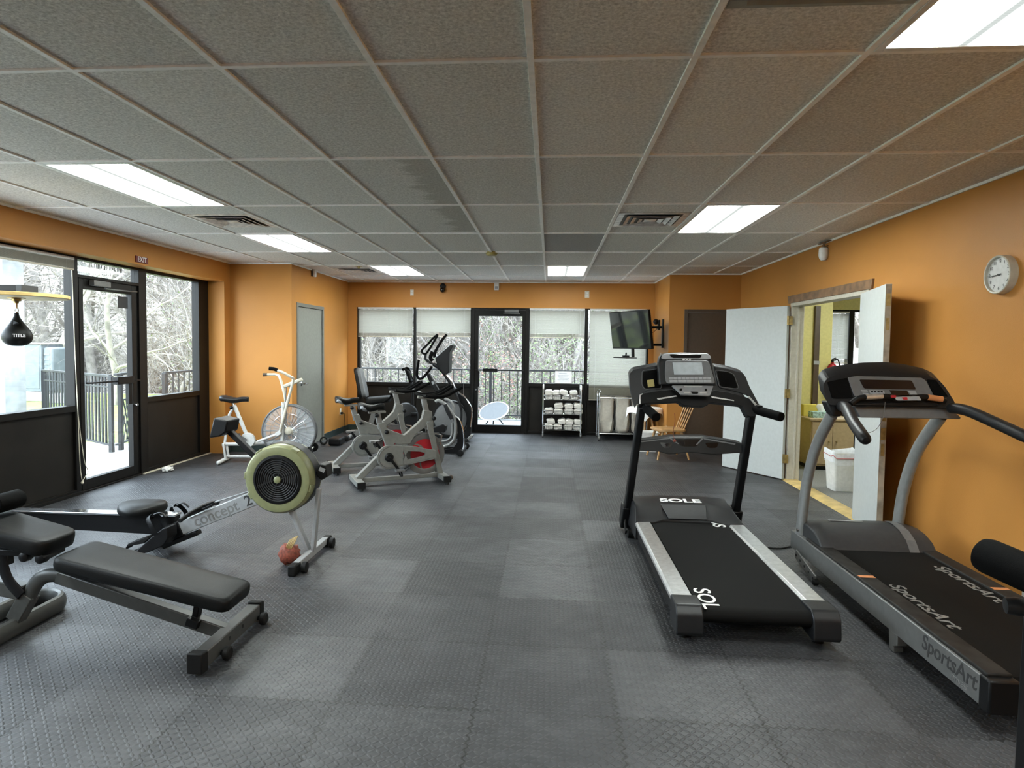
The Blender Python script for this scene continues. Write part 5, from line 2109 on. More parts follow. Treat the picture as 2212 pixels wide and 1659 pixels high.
pad(b, (-.30, 0, .66), (-.40, 0, 1.12), .38, .30, .07, rr=.09)
b.build('backrest', 'grey', RC, smooth=60)
b = MB()
pad(b, (-.345, 0, .66), (-.445, 0, 1.13), .40, .32, .05, rr=.09)
b.build('backrest_shell', 'black', RC, smooth=60)
for s in (-1, 1):
    b = MB().rod([(-.18, s*.20, .55), (-.05, s*.25, .58), (.10, s*.26, .66), (.14, s*.26, .74)], .015, 10)
    b.build('side_handle', 'foam', RC)
b = MB()
b.loft([[Vector((.34+.20*math.cos(a)*k, y, .36+.22*math.sin(a)*k)) for a in [2*math.pi*j/28 for j in range(28)]] for y, k in ((-.10, .75), (-.085, .95), (0, 1.0), (.085, .95), (.10, .75))])
b.build('drive_housing', 'charcoal', RC)
b = MB().rod([(.44, 0, .5), (.43, 0, .75), (.39, 0, 1.02), (.36, 0, 1.08)], .028, 12)
b.build('mast', 'black', RC)
b = MB().rod([(.42, -.22, .93), (.37, -.22, 1.08), (.335, -.2, 1.125), (.30, -.18, 1.11)], .020, 12)
b.rod([(.42, .22, .93), (.37, .22, 1.08), (.335, .2, 1.125), (.30, .18, 1.11)], .020, 12)
b.rod([(.42, -.22, .93), (.44, 0, .92), (.42, .22, .93)], .016, 10)
b.build('front_handle', 'foam', RC)
b = MB().rod([(.50, -.26, .035), (.51, 0, .05), (.50, .26, .035)], .030, 12)
b.bar((.50, 0, .05), (.50, 0, .14), .06, .06)
b.build('front_foot', 'silver', RC)
for s, y in ((1, -.15), (-1, .13)):
    b = MB().bar((.34, y, .36), (.34+s*.14, y, .36+s*.06), .016, .03, side=(0, 1, 0))
    c_ = b.build('crank_arm', 'black', RC)
    MB().box((.34+s*.14-.05, y-.06, .36+s*.06-.015), (.34+s*.14+.05, y+.06, .36+s*.06+.015)).build('pedal', 'black', c_, bevel=.004)

# coil of cord with a small motor box in the alcove corner
CB = thing('cord_reel', 'small black box with coiled cord on the floor under the wall outlet', 'cord reel', (-3.30, 9.12, 0))
MB().box((.06, -.12, .01), (.24, .14, .11)).build('box', 'black', CB, bevel=.02)
b = MB()
b.ring((-.04, -.02, .06), (.4, -.9, .1), .05, .010, 28, 8)
b.ring((-.05, .01, .062), (.3, -.9, .2), .045, .010, 28, 8)
b.pieces('coiled_cord', 'rubber', CB)

# ------------------------------------------------------------------ two ellipticals by the balcony door
kd = scr(740, 700, 5.53)


def onY(P, Y):
    return [W(a, b_, Y=Y) for a, b_ in P]


E1 = thing('elliptical_trainer', 'silver and black elliptical nearest the balcony door aisle, with looping silver tubes', 'elliptical', (-1.45, 8.75, 0))
o = E1.location.copy()
Y0 = 8.62
b = MB(o)
b.prism(onY(rnd(kd((1345, 1108), (1392, 1140), (1432, 1240), (1448, 1400), (1440, 1490), (1400, 1545), (1300, 1560), (1215, 1545), (1215, 1505), (1310, 1490), (1368, 1420), (1378, 1300), (1335, 1160)), 2), Y0), (0, .10, 0))
b.build('side_shroud', 'black', E1, bevel=.01)
b = MB(o).tube(catmull(onY(kd((1345, 1100), (1400, 1148), (1440, 1270), (1452, 1400), (1440, 1500)), Y0-.01), 5), .010, 8)
b.build('shroud_trim', 'chrome', E1)
b = MB(o).tube(catmull(onY(kd((1110, 930), (1150, 915), (1230, 965), (1300, 1055), (1338, 1130), (1352, 1250), (1335, 1370), (1280, 1435), (1200, 1465), (1150, 1470)), Y0-.02), 5), .024, 12)
b.build('outer_tube', 'silver', E1)
b = MB(o).tube(catmull(onY(kd((1215, 890), (1290, 925), (1322, 990), (1330, 1100)), Y0+.28), 5), .020, 12)
b.build('inner_tube', 'silver', E1)
b = MB(o).tube(catmull(onY(kd((1130, 1395), (1210, 1400), (1280, 1370), (1310, 1300), (1312, 1180)), Y0+.05), 5), .018, 12)
b.build('lower_tube', 'silver', E1)
b = MB(o).tube(onY(kd((1225, 960), (1262, 1050), (1305, 1135)), Y0-.05), [.026, .03, .024], 12)
b.build('pivot_arm', 'charcoal', E1)
for dy, q in ((0, ((1050, 1250), (1200, 1195), (1235, 1225), (1215, 1300), (1080, 1290))), (.36, ((1130, 1215), (1205, 1190), (1225, 1260), (1150, 1270)))):
    b = MB(o).prism(onY(rnd(kd(*q), 2), Y0+dy), (0, .16, 0))
    b.build('foot_pedal', 'black', E1, bevel=.012)
b = MB(o).prism(onY(kd((1160, 810), (1040, 600), (1000, 590), (1010, 640), (1110, 830)), Y0+.18), (0, .09, 0))
b.build('mast', 'black', E1, bevel=.012)
b = MB(o).prism(onY(kd((1060, 690), (1082, 685), (1098, 715), (1075, 725)), Y0+.176), (0, .006, 0))
b.build('mast_label', 'lightgrey', E1)
b = MB(o).tube(catmull(onY(kd((1065, 508), (1030, 560), (975, 625), (925, 655), (893, 625), (890, 560), (910, 430)), Y0+.12), 5), .018, 10)
b.build('handlebar', 'foam', E1)
b = MB(o).tube(catmull(onY(kd((800, 785), (880, 790), (960, 840), (1010, 870)), Y0+.30), 4), .016, 10)
b.build('rear_arm', 'silver', E1)
b = MB(o)
b.rod([(-1.21, 8.40, .035), (-1.20, 8.75, .04), (-1.21, 9.1, .035)], .028, 10)
b.bar((-1.22, 8.70, .05), (-2.05, 8.78, .05), .06, .06)
b.rod([(-2.05, 8.5, .035), (-2.05, 8.78, .04), (-2.05, 9.06, .035)], .028, 10)
b.build('base_frame', 'black', E1)
for y in (8.42, 9.06):
    MB(o).lathe((-1.19, y-.02, .042), (0, 1, 0), [(0, .02), (.004, .042), (.036, .042), (.04, .02)], 20).build('transport_wheel', 'rubber', E1)

E2 = thing('elliptical_trainer', 'tall elliptical with a big tilted console against the back window', 'elliptical', (-1.55, 9.9, 0))
o = E2.location.copy()
Y1 = 9.85
b = MB(o).prism(onY(rnd(kd((1388, 822), (1450, 862), (1532, 985), (1548, 1085), (1532, 1220), (1528, 1330), (1490, 1385), (1448, 1390), (1440, 1340), (1482, 1240), (1490, 1120), (1452, 1000), (1392, 905)), 2), Y1-.12), (0, .10, 0))
b.build('side_shroud', 'black', E2, bevel=.01)
b = MB(o).tube(catmull(onY(kd((1390, 822), (1470, 888), (1537, 1000), (1545, 1100), (1530, 1230)), Y1-.13), 5), .014, 8)
b.build('shroud_trim', 'chrome', E2)
c = W(740+1290/5.53, 700+1125/5.53, Y=Y1)
b = MB(o).lathe(c, (0, 1, 0), [(-.05, .02), (-.06, .20), (-.045, .262), (.05, .262), (.06, .2)], 48)
b.build('drive_disc', 'grey', E2)
b = MB(o).lathe(c, (0, 1, 0), [(-.064, .265), (-.064, .285), (.07, .285), (.07, .265)], 48, cap=False)
b.build('disc_rim', 'black', E2)
b = MB(o).prism(onY(rnd(kd((1105, 412), (1288, 248), (1325, 258), (1278, 335), (1268, 585), (1205, 605), (1130, 500)), 2), Y1-.14), (0, .30, 0))
cs = b.build('console', 'black', E2, bevel=.012)
b = MB(o).prism(onY(kd((1098, 405), (1285, 238), (1302, 246), (1112, 418)), Y1-.13), (0, .28, 0))
b.build('console_face', 'lightgrey', cs, bevel=.004)
b = MB(o).tube(catmull(onY(kd((1085, 480), (1150, 520), (1225, 595), (1300, 715), (1375, 850), (1420, 960)), Y1), 5), [.03, .04], 12)
b.build('mast', 'charcoal', E2)
b = MB(o).tube(catmull(onY(kd((1230, 600), (1300, 690), (1330, 770)), Y1-.05), 5), .022, 10)
b.build('mast_trim', 'chrome', E2)
b = MB(o).tube(catmull(onY(kd((1135, 128), (1085, 165), (1005, 255), (950, 310), (955, 345), (995, 352), (1040, 295), (1100, 195)), Y1-.28), 4, True), .016, 10, closed=True)
hb = b.build('moving_handle', 'foam', E2)
b = MB(o).tube(catmull(onY(kd((995, 352), (990, 415), (1040, 455), (1110, 490)), Y1-.26), 4), .018, 10)
b.build('handle_tube', 'charcoal', hb)
b = MB(o).tube(catmull(onY(kd((1245, 125), (1190, 190), (1125, 295), (1098, 360), (1102, 400)), Y1+.26), 4), [.02, .026], 10)
b.build('moving_handle', 'foam', E2)
b = MB(o).tube(catmull(onY(kd((1075, 330), (1050, 400), (1075, 440)), Y1-.1), 4), .03, 10)
b.build('fixed_grip', 'foam', E2)
b = MB(o).tube(catmull(onY(kd((1310, 730), (1400, 960), (1420, 1100), (1390, 1260)), Y1-.2), 5), .018, 10)
b.build('lower_handle_arm', 'charcoal', E2)
b = MB(o)
b.rod([(-1.30, 9.55, .035), (-1.28, 9.9, .04), (-1.30, 10.25, .035)], .030, 10)
b.bar((-1.30, 9.9, .05), (-1.92, 9.9, .05), .06, .06)
b.rod([(-1.92, 9.65, .035), (-1.92, 9.9, .04), (-1.92, 10.15, .035)], .030, 10)
b.build('base_frame', 'black', E2)
b = MB(o).prism(onY(kd((1470, 1380), (1525, 1325), (1560, 1325), (1545, 1360), (1500, 1395)), Y1-.16), (0, .14, 0))
b.build('foot_cover', 'silver', E2, bevel=.01)

# ------------------------------------------------------------------ towel cart
TC = thing('towel_cart', 'chrome rolling cart with three wire shelves of towels', 'cart', (.21, 10.5, 0))
X0, X1, Yc0, Yc1 = -.10, .52, 10.37, 10.63
o = TC.location.copy()
for x in (X0, X1):
    for y in (Yc0, Yc1):
        top = .83
        b = MB(o).tube([(x, y, .07), (x, y, top)], .011, 10)
        b.build('post', 'chrome', TC)
        b = MB(o).lathe((x-.012, y, .032), (1, 0, 0), [(0, .01), (.002, .032), (.022, .032), (.024, .01)], 18)
        b.bar((x, y, .03), (x, y, .08), .03, .02)
        b.build('caster', 'grey', TC)
    b = MB(o).rod([(x, Yc0, .80), (x, Yc0, .84), (x, Yc0+.03, .86), (x, Yc1-.03, .86), (x, Yc1, .84), (x, Yc1, .80)], .012, 10)
    b.build('handle', 'whiteplastic', TC)
for zb, zt in ((.625, .692), (.385, .447), (.125, .195)):
    b = MB(o)
    for z in (zb, zt):
        rr = .006 if z == zt else .004
        b.tube([(X0, Yc0, z), (X1, Yc0, z), (X1, Yc1, z), (X0, Yc1, z)], rr, 8, closed=True)
    for k in range(19):
        x = X0+.03+(X1-X0-.06)*k/18
        b.tube([(x, Yc0, zt), (x, Yc0, zb), (x, Yc1, zb), (x, Yc1, zt)], .0018, 5)
    for y in (Yc0+.09, Yc1-.09):
        b.tube([(X0, y, zb), (X1, y, zb)], .0025, 5)
    b.build('wire_shelf', 'chrome', TC)


def towel_mesh(seed):
    """a hand towel folded in thirds and rolled over: a soft loaf with a visible fold at the front"""
    random.seed(seed)
    b = MB()
    rings = []
    n = 10
    for i in range(n+1):
        t = i/n
        y = -.10+.2*t
        k = 1-.10*(2*t-1)**6
        ring = []
        for j in range(22):
            a = 2*math.pi*j/22
            c, s = math.cos(a), math.sin(a)
            x = .068*math.copysign(abs(c)**.55, c)
            z = .043*math.copysign(abs(s)**.6, s)
            z += .004*math.sin(9*y*10+seed)+random.uniform(-.0015, .0015)+.004*math.sin(3*x*22+seed*2)
            # fold grooves on the front edges
            if abs(c) > .9:
                x += .006*math.sin(s*14)
            ring.append(Vector((x*k, y, z*k+.043)))
        rings.append(ring)
    b.loft(rings)
    for h in (.022, .043, .064):
        b.tube([(-.062, -.1015, h-.006), (0, -.1035, h+.002*seed % .004), (.062, -.1015, h+.004)], .0055, 6)
    return b


protos = [towel_mesh(k).build('folded_towel', 'towel', None, smooth=60) for k in range(4)]
TL = []
rows = [
    (.630, (-.03, .10, .24, .385, .47)[:4], 'lower row of top shelf', .135),
    (.706, (-.04, .085, .20, .37), 'upper row of top shelf', .13),
    (.392, (-.03, .13, .29, .45), 'lower row of middle shelf', .15),
    (.479, (.135, .29, .435), 'upper row of middle shelf', .15),
    (.132, (-.03, .12, .285, .44), 'lower row of bottom shelf', .145),
    (.219, (.0, .19, .305, .445), 'upper row of bottom shelf', .135),
]
words = ['leftmost', 'second from left', 'third from left', 'rightmost']
cnt = 0
random.seed(21)
for z, xs_, where, w_ in rows:
    wl_ = words if len(xs_) == 4 else ['leftmost', 'middle', 'rightmost']
    for x, wd in zip(xs_, wl_):
        p = protos[cnt % 4]
        t = p if cnt < 4 else p.copy()
        if cnt >= 4:
            COL.objects.link(t)
        t.location = (x+.03, 10.49, z)
        t.rotation_euler = (0, random.uniform(-.12, .12) if 'upper' in where else random.uniform(-.04, .04), random.uniform(-.08, .08))
        sz_ = .98 if 'top' not in where else .86
        t.scale = (w_/.142, 1.05, sz_*random.uniform(.95, 1.05))
        tag(t, 'folded towel on the towel cart, %s in the %s' % (wd, where), 'towel', 'folded towels on the cart')
        cnt += 1

# ------------------------------------------------------------------ laundry hamper cart
HP = thing('laundry_hamper', 'chrome hamper cart with beige cloth bags behind the treadmill', 'hamper', (1.15, 10.35, 0))
o = HP.location.copy()
X0, X1, Yc0, Yc1 = .80, 1.56, 10.16, 10.58
b = MB(o)
for x in (X0, X1):
    for y in (Yc0, Yc1):
        b.tube([(x, y, .075), (x, y, .70)], .011, 10)
    b.rod([(x, Yc0, .69), (x, Yc0, .76), (x+(.02 if x < 1 else -.02), Yc0+.02, .80), (x, Yc1-.03, .79), (x, Yc1, .69)], .011, 10)
for z in (.69, .115):
    b.tube([(X0, Yc0, z), (X1, Yc0, z), (X1, Yc1, z), (X0, Yc1, z)], .010, 8, closed=True)
for k in (1, 2):
    x = X0+(X1-X0)*k/3
    b.tube([(x, Yc0, .69), (x, Yc1, .69)], .008, 8)
for k in range(9):
    y = Yc0+(Yc1-Yc0)*k/8
    b.tube([(X0, y, .115), (X1, y, .115)], .003, 6)
b.build('frame', 'chrome', HP)
for x in (X0, X1):
    for y in (Yc0, Yc1):
        b = MB(o).lathe((x-.014, y, .036), (1, 0, 0), [(0, .01), (.003, .036), (.025, .036), (.028, .01)], 18)
        b.bar((x, y, .03), (x, y, .085), .034, .026)
        b.build('caster', 'grey', HP)
for k in range(3):
    xc = X0+(X1-X0)*(k+.5)/3
    rings = []
    random.seed(40+k)
    for i in range(13):
        t = i/12
        z = .68-.555*t
        hw, hd = .112-.006*t, .185-.02*t
        if i == 12:
            hw, hd = hw*.8, hd*.85
        ring = []
        for j in range(32):
            a = 2*math.pi*j/32
            c, s = math.cos(a), math.sin(a)
            x = hw*math.copysign(abs(c)**.35, c)
            y = hd*math.copysign(abs(s)**.35, s)
            f_ = .010*t*math.sin(5*a+3*t*4+k)+.007*t*math.sin(11*a+k*2+5*t)
            ring.append(Vector((xc+x+f_, (Yc0+Yc1)/2+y+f_, z)))
        rings.append(ring)
    b = MB(o).loft(rings)
    bg = b.build('cloth_bag', 'canvas', HP, smooth=60)
    b = MB(o)
    for s in (-1, 1):
        b.tube(catmull([(xc+s*.112, Yc0-.002, .67), (xc+s*.114, Yc0-.004, .4), (xc+s*.105, Yc0-.002, .16)], 4), .004, 6)
    b.pieces('bag_seam', 'darkgrey', bg)

# ------------------------------------------------------------------ little round table with a white cloth, bin, wooden chair
RT = thing('round_table', 'small round pine table behind the black treadmill', 'table', (1.47, 9.82, 0))
MB().lathe((0, 0, .555), (0, 0, 1), [(0, .245), (.004, .252), (.016, .252), (.02, .245)], 40).build('tabletop', 'wood', RT)
for k in range(3):
    a = k*2*math.pi/3+.4
    MB().tube([(math.cos(a)*.10, math.sin(a)*.10, .555), (math.cos(a)*.19, math.sin(a)*.19, 0)], [.017, .012], 10).build('leg', 'wood', RT)
b = MB()
n = 14
V, Fs = [], []
for i in range(n+1):
    for j in range(n+1):
        u, v = (i/n-.5)*.64, (j/n-.5)*.64
        r = math.hypot(u, v)
        z = .0
        k = 1.0
        if r > .252:
            z = -(r-.252)*.95
            k = (.252+.016+.12*(r-.252)*math.sin(6*math.atan2(v, u))**2)/r
        q = Vector((u*k, v*k, .580+z))
        V.append(Matrix.Rotation(R_(38), 3, 'Z')@q)
for i in range(n):
    for j in range(n):
        a = i*(n+1)+j
        Fs.append((a, a+1, a+n+2, a+n+1))
V2 = [v+Vector((0, 0, .0025)) for v in V]
m_ = len(V)
b.add(V+V2, [f[::-1] for f in Fs]+[tuple(i+m_ for i in f) for f in Fs])
tcl = b.build('tablecloth', 'paper', None, smooth=60)
tcl.location = (1.47, 9.82, .001)
tag(tcl, 'square white cloth over the small round pine table', 'tablecloth')

WB = thing('storage_bin', 'white rectangular bin on the floor below the round table', 'bin', (1.42, 9.27, 0))
rings = []
for z, k in ((0, .88), (.27, 1.0), (.272, 1.03), (.285, 1.03), (.285, .97), (.27, .95), (.02, .84)):
    rings.append([Vector((p[0]*k, p[1]*k, z)) for p in rnd([(-.155, -.12), (.155, -.12), (.155, .12), (-.155, .12)], .03)])
b = MB().loft(rings)
b.build('body', 'whiteplastic', WB)
b = MB()
for s in (-1, 1):
    b.rod([(s*.155, -.05, .262), (s*.178, -.03, .262), (s*.178, .03, .262), (s*.155, .05, .262)], .006, 8)
b.pieces('handle', 'whiteplastic', WB)

CH = thing('wooden_chair', 'low wooden spindle back chair behind the black treadmill', 'chair', (1.63, 8.74, 0), R_(-78))
b = MB()
rings = []
for z, k in ((.372, .93), (.380, 1.0), (.398, 1.0), (.405, .96), (.400, .5)):
    rings.append([Vector((p[0]*k, p[1]*k, z)) for p in rnd([(-.20, -.20), (.20, -.20), (.18, .20), (-.18, .20)], .08, 5)])
b.loft(rings)
b.build('seat', 'wood', CH, smooth=50)
for x, y in ((-1, -1), (1, -1), (-1, 1), (1, 1)):
    MB().tube([(x*.13, y*.13, .375), (x*.20, y*.22, 0)], [.019, .013], 10).build('leg', 'wood', CH)
b = MB()
for k in range(5):
    x = -.12+.06*k
    b.tube([(x, .165, .39), (x*1.25, .33, .80)], .009, 8)
b.rod([(-.17, .33, .80), (-.08, .345, .805), (.08, .345, .805), (.17, .33, .80)], .018, 10)
b.build('spindle_back', 'wood', CH)

# ------------------------------------------------------------------ television on its swing arm
tvL, tvR = Vector((.965, 10.20, 1.768)), Vector((1.435, 9.30, 1.768))
ctr = (tvL+tvR)/2
dx = (tvR-tvL).normalized()
nz = Vector((-dx.y, dx.x, 0))
if nz.x > 0:
    nz = -nz
TV = thing('television', 'flat black television on a wall arm over the long blind', 'television', tuple(ctr))
tilt = R_(8)
upv = (Vector((0, 0, 1))*math.cos(tilt)+nz*math.sin(tilt)).normalized()
nf = dx.cross(upv)
if nf.dot(nz) < 0:
    nf = -nf


def tvp(a, h, d_):
    return dx*a+upv*h+nf*d_


hw, hh = .51, .29
b = MB().prism([tvp(-hw, -hh, -.045), tvp(hw, -hh, -.045), tvp(hw, hh, -.045), tvp(-hw, hh, -.045)], nf*.045)
b.build('casing', 'black', TV, bevel=.006)
b = MB().prism([tvp(-hw+.012, -hh+.018, .0), tvp(hw-.012, -hh+.018, .0), tvp(hw-.012, hh-.012, .0), tvp(-hw+.012, hh-.012, .0)], nf*.0015)
b.build('screen', 'tvscreen', TV)
wallp = Vector((XQ, 9.86, 1.72))-ctr
b = MB()
b.bar(wallp+Vector((-.012, 0, -.22)), wallp+Vector((-.012, 0, .22)), .08, .025, side=(0, 1, 0))
b.build('wall_plate', 'black', TV, bevel=.003)
b = MB()
for z in (.10, -.17):
    k = wallp+Vector((-.18, .10, z))
    b.bar(wallp+Vector((-.02, 0, z)), k, .03, .04)
    b.bar(k, Vector((0, 0, z*.9-.01))-nf*.055, .03, .04)
b.cyl(wallp+Vector((-.18, .10, -.20)), wallp+Vector((-.18, .10, .14)), .014)
b.build('swing_arm', 'black', TV, bevel=.003)
b = MB()
b.bar(tvp(0, -hh-.0, -.03), tvp(0, -hh-.13, -.02), .06, .02, side=dx)
sh = tvp(0, -hh-.13, 0)
b.prism([sh+dx*-.21-nz*.0, sh+dx*.13-nz*.0, sh+dx*.13+nz*.20, sh+dx*-.21+nz*.20], (0, 0, -.014))
b.build('shelf', 'black', TV, bevel=.003)
bx = thing('media_box', 'small black media box on the shelf under the television', 'media box', tuple(ctr+sh+dx*-.02+nz*.10+Vector((0, 0, .004))))
MB().box((-.05, -.05, 0), (.05, .05, .025)).build('case', 'black', bx, bevel=.004)
MB().rod([(.0, .0, .025), (.005, .0, .05), (.0, .0, .065)], .012, 8).build('sensor', 'black', bx)
b = MB()
b.rod([(.05, 0, .012), (.08, .0, -.03), (.05, -.01, -.09), (.0, 0, -.10), (-.05, .01, -.06)], .002, 6)
b.build('loose_cable', 'white', bx)
p = W(1425, 702, X=XQ)
t = thing('wall_camera', 'black camera bracket on the alcove wall above the television arm', 'camera', (XQ, p.y, p.z))
MB().box((-.03, -.05, -.08), (0, .05, .08)).build('bracket', 'black', t, bevel=.004)
MB().ball((-.06, 0, .05), .045).build('housing', 'black', t)
MB().rod([(-.03, .0, -.05), (-.10, .03, -.12), (-.2, .06, -.17), (-.3, .05, -.19)], .004, 6).build('cable', 'black', t)
p = W(1428, 771, X=XQ)
outlet('wall_outlet', 'almond outlet on the alcove wall under the television arm', (XQ, p.y, p.z), (-1, 0, 0), 'outlet', .08, .13)
p = W(1441, 893, X=XQ)
t = outlet('wall_outlet', 'low almond outlet beside the wooden chair', (XQ, p.y, .30), (-1, 0, 0))

# ------------------------------------------------------------------ speed bag
SBg = thing('speed_bag_platform', 'yellow board with dark mount holding the speed bag', 'speed bag platform', (-3.56, 4.25, 1.86))
c = W(35, 641, Y=4.25)
SBg.location = c
MB().lathe((0, 0, -.008), (0, 0, 1), [(0, .315), (.004, .32), (.024, .32), (.028, .315)], 48).build('board', 'palewood', SBg)
b = MB().box((XI-c.x, -.07, .024), (.105, .07, .078))
b.build('mount_arm', 'panel', SBg, bevel=.003)
MB().box((.062, -.072, .022), (.108, .072, .080)).build('arm_cap', 'darkgrey', SBg, bevel=.003)
b = MB().lathe((0, 0, -.008), (0, 0, -1), [(0, .055), (.006, .055), (.010, .03), (.022, .03), (.028, .016), (.04, .014)], 24)
b.build('swivel', 'brass', SBg)
BG = thing('speed_bag', 'black leather speed bag hanging below the yellow board', 'speed bag', (c.x, c.y, c.z-.30))
MB().lathe((0, 0, 0), (0, 0, 1), [(-.053, .004), (-.052, .028), (-.044, .058), (-.025, .082), (.0, .092), (.025, .094), (.055, .082), (.09, .058), (.12, .038), (.145, .024), (.165, .016), (.185, .013), (.19, .010)], 36).build('bladder', 'vinyl', BG, smooth=60)
b = MB()
b.ring((0, 0, .205), (0, 1, 0), .014, .0035, 20, 8)
b.cyl((0, 0, .185), (0, 0, .195), .012)
b.cyl((0, 0, .215), (0, 0, .258), .008)
b.build('hanger', 'chrome', BG)
b = MB().prism([(.012, -.04, .125), (.05, -.045, .115), (.055, -.04, .105), (.02, -.052, .10)], (0, -.003, 0))
b.build('lace_tab', 'charcoal', BG)
ang = math.atan2(-c.y, -c.x)
dr = Vector((math.cos(ang+.12), math.sin(ang+.12), 0))
lettering('TITLE', 'lettering_white', BG, frame(dr*.0945+Vector((0, 0, .022)), Vector((-dr.y, dr.x, 0)), (0, 0, 1)), .030, bold=.0006)

b = MB()
b.ball((0, 0, 0), .055, 14, 9, (1.0, 1.25, .55))
random.seed(5)
for v in b.v:
    v *= 1+random.uniform(-.22, .2)
pb = b.build('crumpled_paper', 'towel', None, smooth=10)
pb.location = (-4.40, 6.93, .031)
tag(pb, 'crumpled white paper on the floor by the left window panel', 'paper')
struct(MB().box((XG-.01, 6.75, 0), (XG+.025, 8.16, .012)).build('trim_8', 'almond', bevel=.002))
struct(MB().box((XG-.01, 3.1, 0), (XG+.03, 5.8, .03)).build('trim_9', 'bronze', bevel=.002))

# ------------------------------------------------------------------ the yellow side room through the double door
SX = 6.3
sf = MB().box((XR+.02, 4.6, -.06), (SX, YB+.14, .0))
struct(sf.build('floor_side_room', 'carpet'))
struct(MB().box((XR+.12, 4.5, H), (SX+.1, YB+.2, H+.05)).build('ceiling_side_room', gm))
wallbox('wall_side_back', [((XR+.12, YB, 2.16), (SX, YB+.14, H)), ((XR+.12, YB, 0), (4.56, YB+.14, 2.16)), ((5.9, YB, 0), (SX, YB+.14, 2.16))], 'yellow')
wallbox('wall_side_right', [((SX, 4.5, 0), (SX+.1, YB+.14, H))], 'yellow')
wallbox('wall_side_front', [((XR+.12, 4.5, 0), (SX, 4.6, H))], 'yellow')
wallbox('wall_side_partition', [((XR+.12, 9.0, 0), (3.86, 9.12, H))], 'yellow')
wallbox('wall_side_return', [((XR+.1201, 7.60, 0), (XR+.16, 9.0, H)), ], 'yellow')
window(7, 'x', YB+.02, YB+.12, 4.56, 5.9, 0, .95, 2.16, .05, .05, 'window of the yellow side room seen through the double door', .035)
b = MB().box((4.87, YB+.0, 0), (4.95, YB+.13, 2.16))
struct(b.build('trim_10', 'bronze', bevel=.003))
blind('blind over the side room window', 4.60, 4.86, YB+.015, 2.13, 1.28)
t = thing('door_edge', 'narrow brown grey strip standing against the yellow partition wall', 'strip', (3.65, 8.98, .55))
MB().box((-.035, -.02, .0), (.035, .02, 1.55)).build('strip', 'brown', t, bevel=.003)
MB().box((-.038, -.026, .75), (.038, -.018, .80)).build('band', 'lightgrey', t)
# cabinet, tissue box
CBt = thing('side_cabinet', 'tan cabinet below the tissue box in the yellow side room', 'cabinet', (3.52, 8.40, 0))
MB().box((-.26, -.30, .05), (.26, .30, .62)).build('body', 'tan', CBt, bevel=.004)
MB().box((-.28, -.32, .62), (.28, .32, .645)).build('top', 'tan', CBt, bevel=.004)
for x in (-.125, .125):
    dv = MB().box((x-.122, -.315, .08), (x+.122, -.30, .60)).build('door', 'tan', CBt, bevel=.003)
    MB().cyl((x*.35, -.315, .36), (x*.35, -.335, .36), .010).build('knob', 'brass', dv)
MB().box((-.25, -.28, 0), (.25, .29, .05)).build('plinth', 'black', CBt)
TB = thing('tissue_box', 'teal printed tissue box on the tan cabinet', 'tissue box', (3.44, 8.25, .645))
MB().box((-.13, -.07, 0), (.13, .07, .075)).build('carton', 'tissue', TB, bevel=.003)
b = MB()
b.loft([[Vector((.055*k*math.cos(a), .02*k*math.sin(a)*(1+.3*math.sin(3*a)), z)) for a in [2*math.pi*j/16 for j in range(16)]] for z, k in ((.075, .7), (.10, .9), (.14, 1.15), (.165, .95), (.17, .3))])
b.build('tissue', 'paper', TB)
YBx = thing('yellow_carton', 'yellow carton beside the tissue box on the tan cabinet', 'carton', (3.36, 8.42, .645))
MB().box((-.09, -.05, 0), (.09, .05, .15)).build('carton', mat('yellow_card', (.55, .45, .08), .6), YBx, bevel=.003)
FR = thing('mini_fridge', 'black cabinet beside the tan cabinet in the side room', 'fridge', (4.02, 8.55, 0))
MB().box((-.18, -.25, .02), (.18, .30, .72)).build('body', 'black', FR, bevel=.008)
dv = MB().box((-.178, -.285, .03), (.178, -.25, .715)).build('door', 'black', FR, bevel=.006)
MB().box((-.16, -.30, .40), (-.14, -.285, .66)).build('handle', 'charcoal', dv, bevel=.003)
for x in (-.14, .14):
    MB().cyl((x, 0, 0), (x, 0, .02), .02).build('foot', 'rubber', FR)
# waste bin with liner
WC = thing('waste_bin', 'white waste bin with bag liner just inside the double door', 'waste bin', (3.17, 7.0, 0))
rings = []
for z, k in ((0, .80), (.02, .84), (.40, 1.0), (.41, .985), (.40, .96), (.03, .80)):
    rings.append([Vector((p[0]*k, p[1]*k, z)) for p in rnd([(-.16, -.12), (.16, -.12), (.16, .12), (-.16, .12)], .04)])
MB().loft(rings).build('body', 'whiteplastic', WC)
rings = []
random.seed(9)
for z, k in ((.30, 1.01), (.36, 1.035), (.405, 1.05), (.425, 1.02), (.41, .96), (.30, .88)):
    rings.append([Vector((p[0]*k*(1+.02*math.sin(9*i)), p[1]*k*(1+.03*math.cos(7*i)), z+.02*math.sin(i*1.1)+.006*math.cos(i*2.3)))for i, p in enumerate(rnd([(-.16, -.12), (.16, -.12), (.16, .12), (-.16, .12)], .04))])
MB().loft(rings, closed_ends=False).build('bag_liner', 'paper', WC, smooth=60)
b = MB()
P = rnd([(-.165, -.125), (.165, -.125), (.165, .125), (-.165, .125)], .04)
b.tube([Vector((p[0]*1.02, p[1]*1.03, .37+.018*math.sin(i*1.1))) for i, p in enumerate(P)], .005, 6, closed=True)
b.build('red_drawstring', mat('faded_red_tape', (.55, .18, .18), .6), WC)
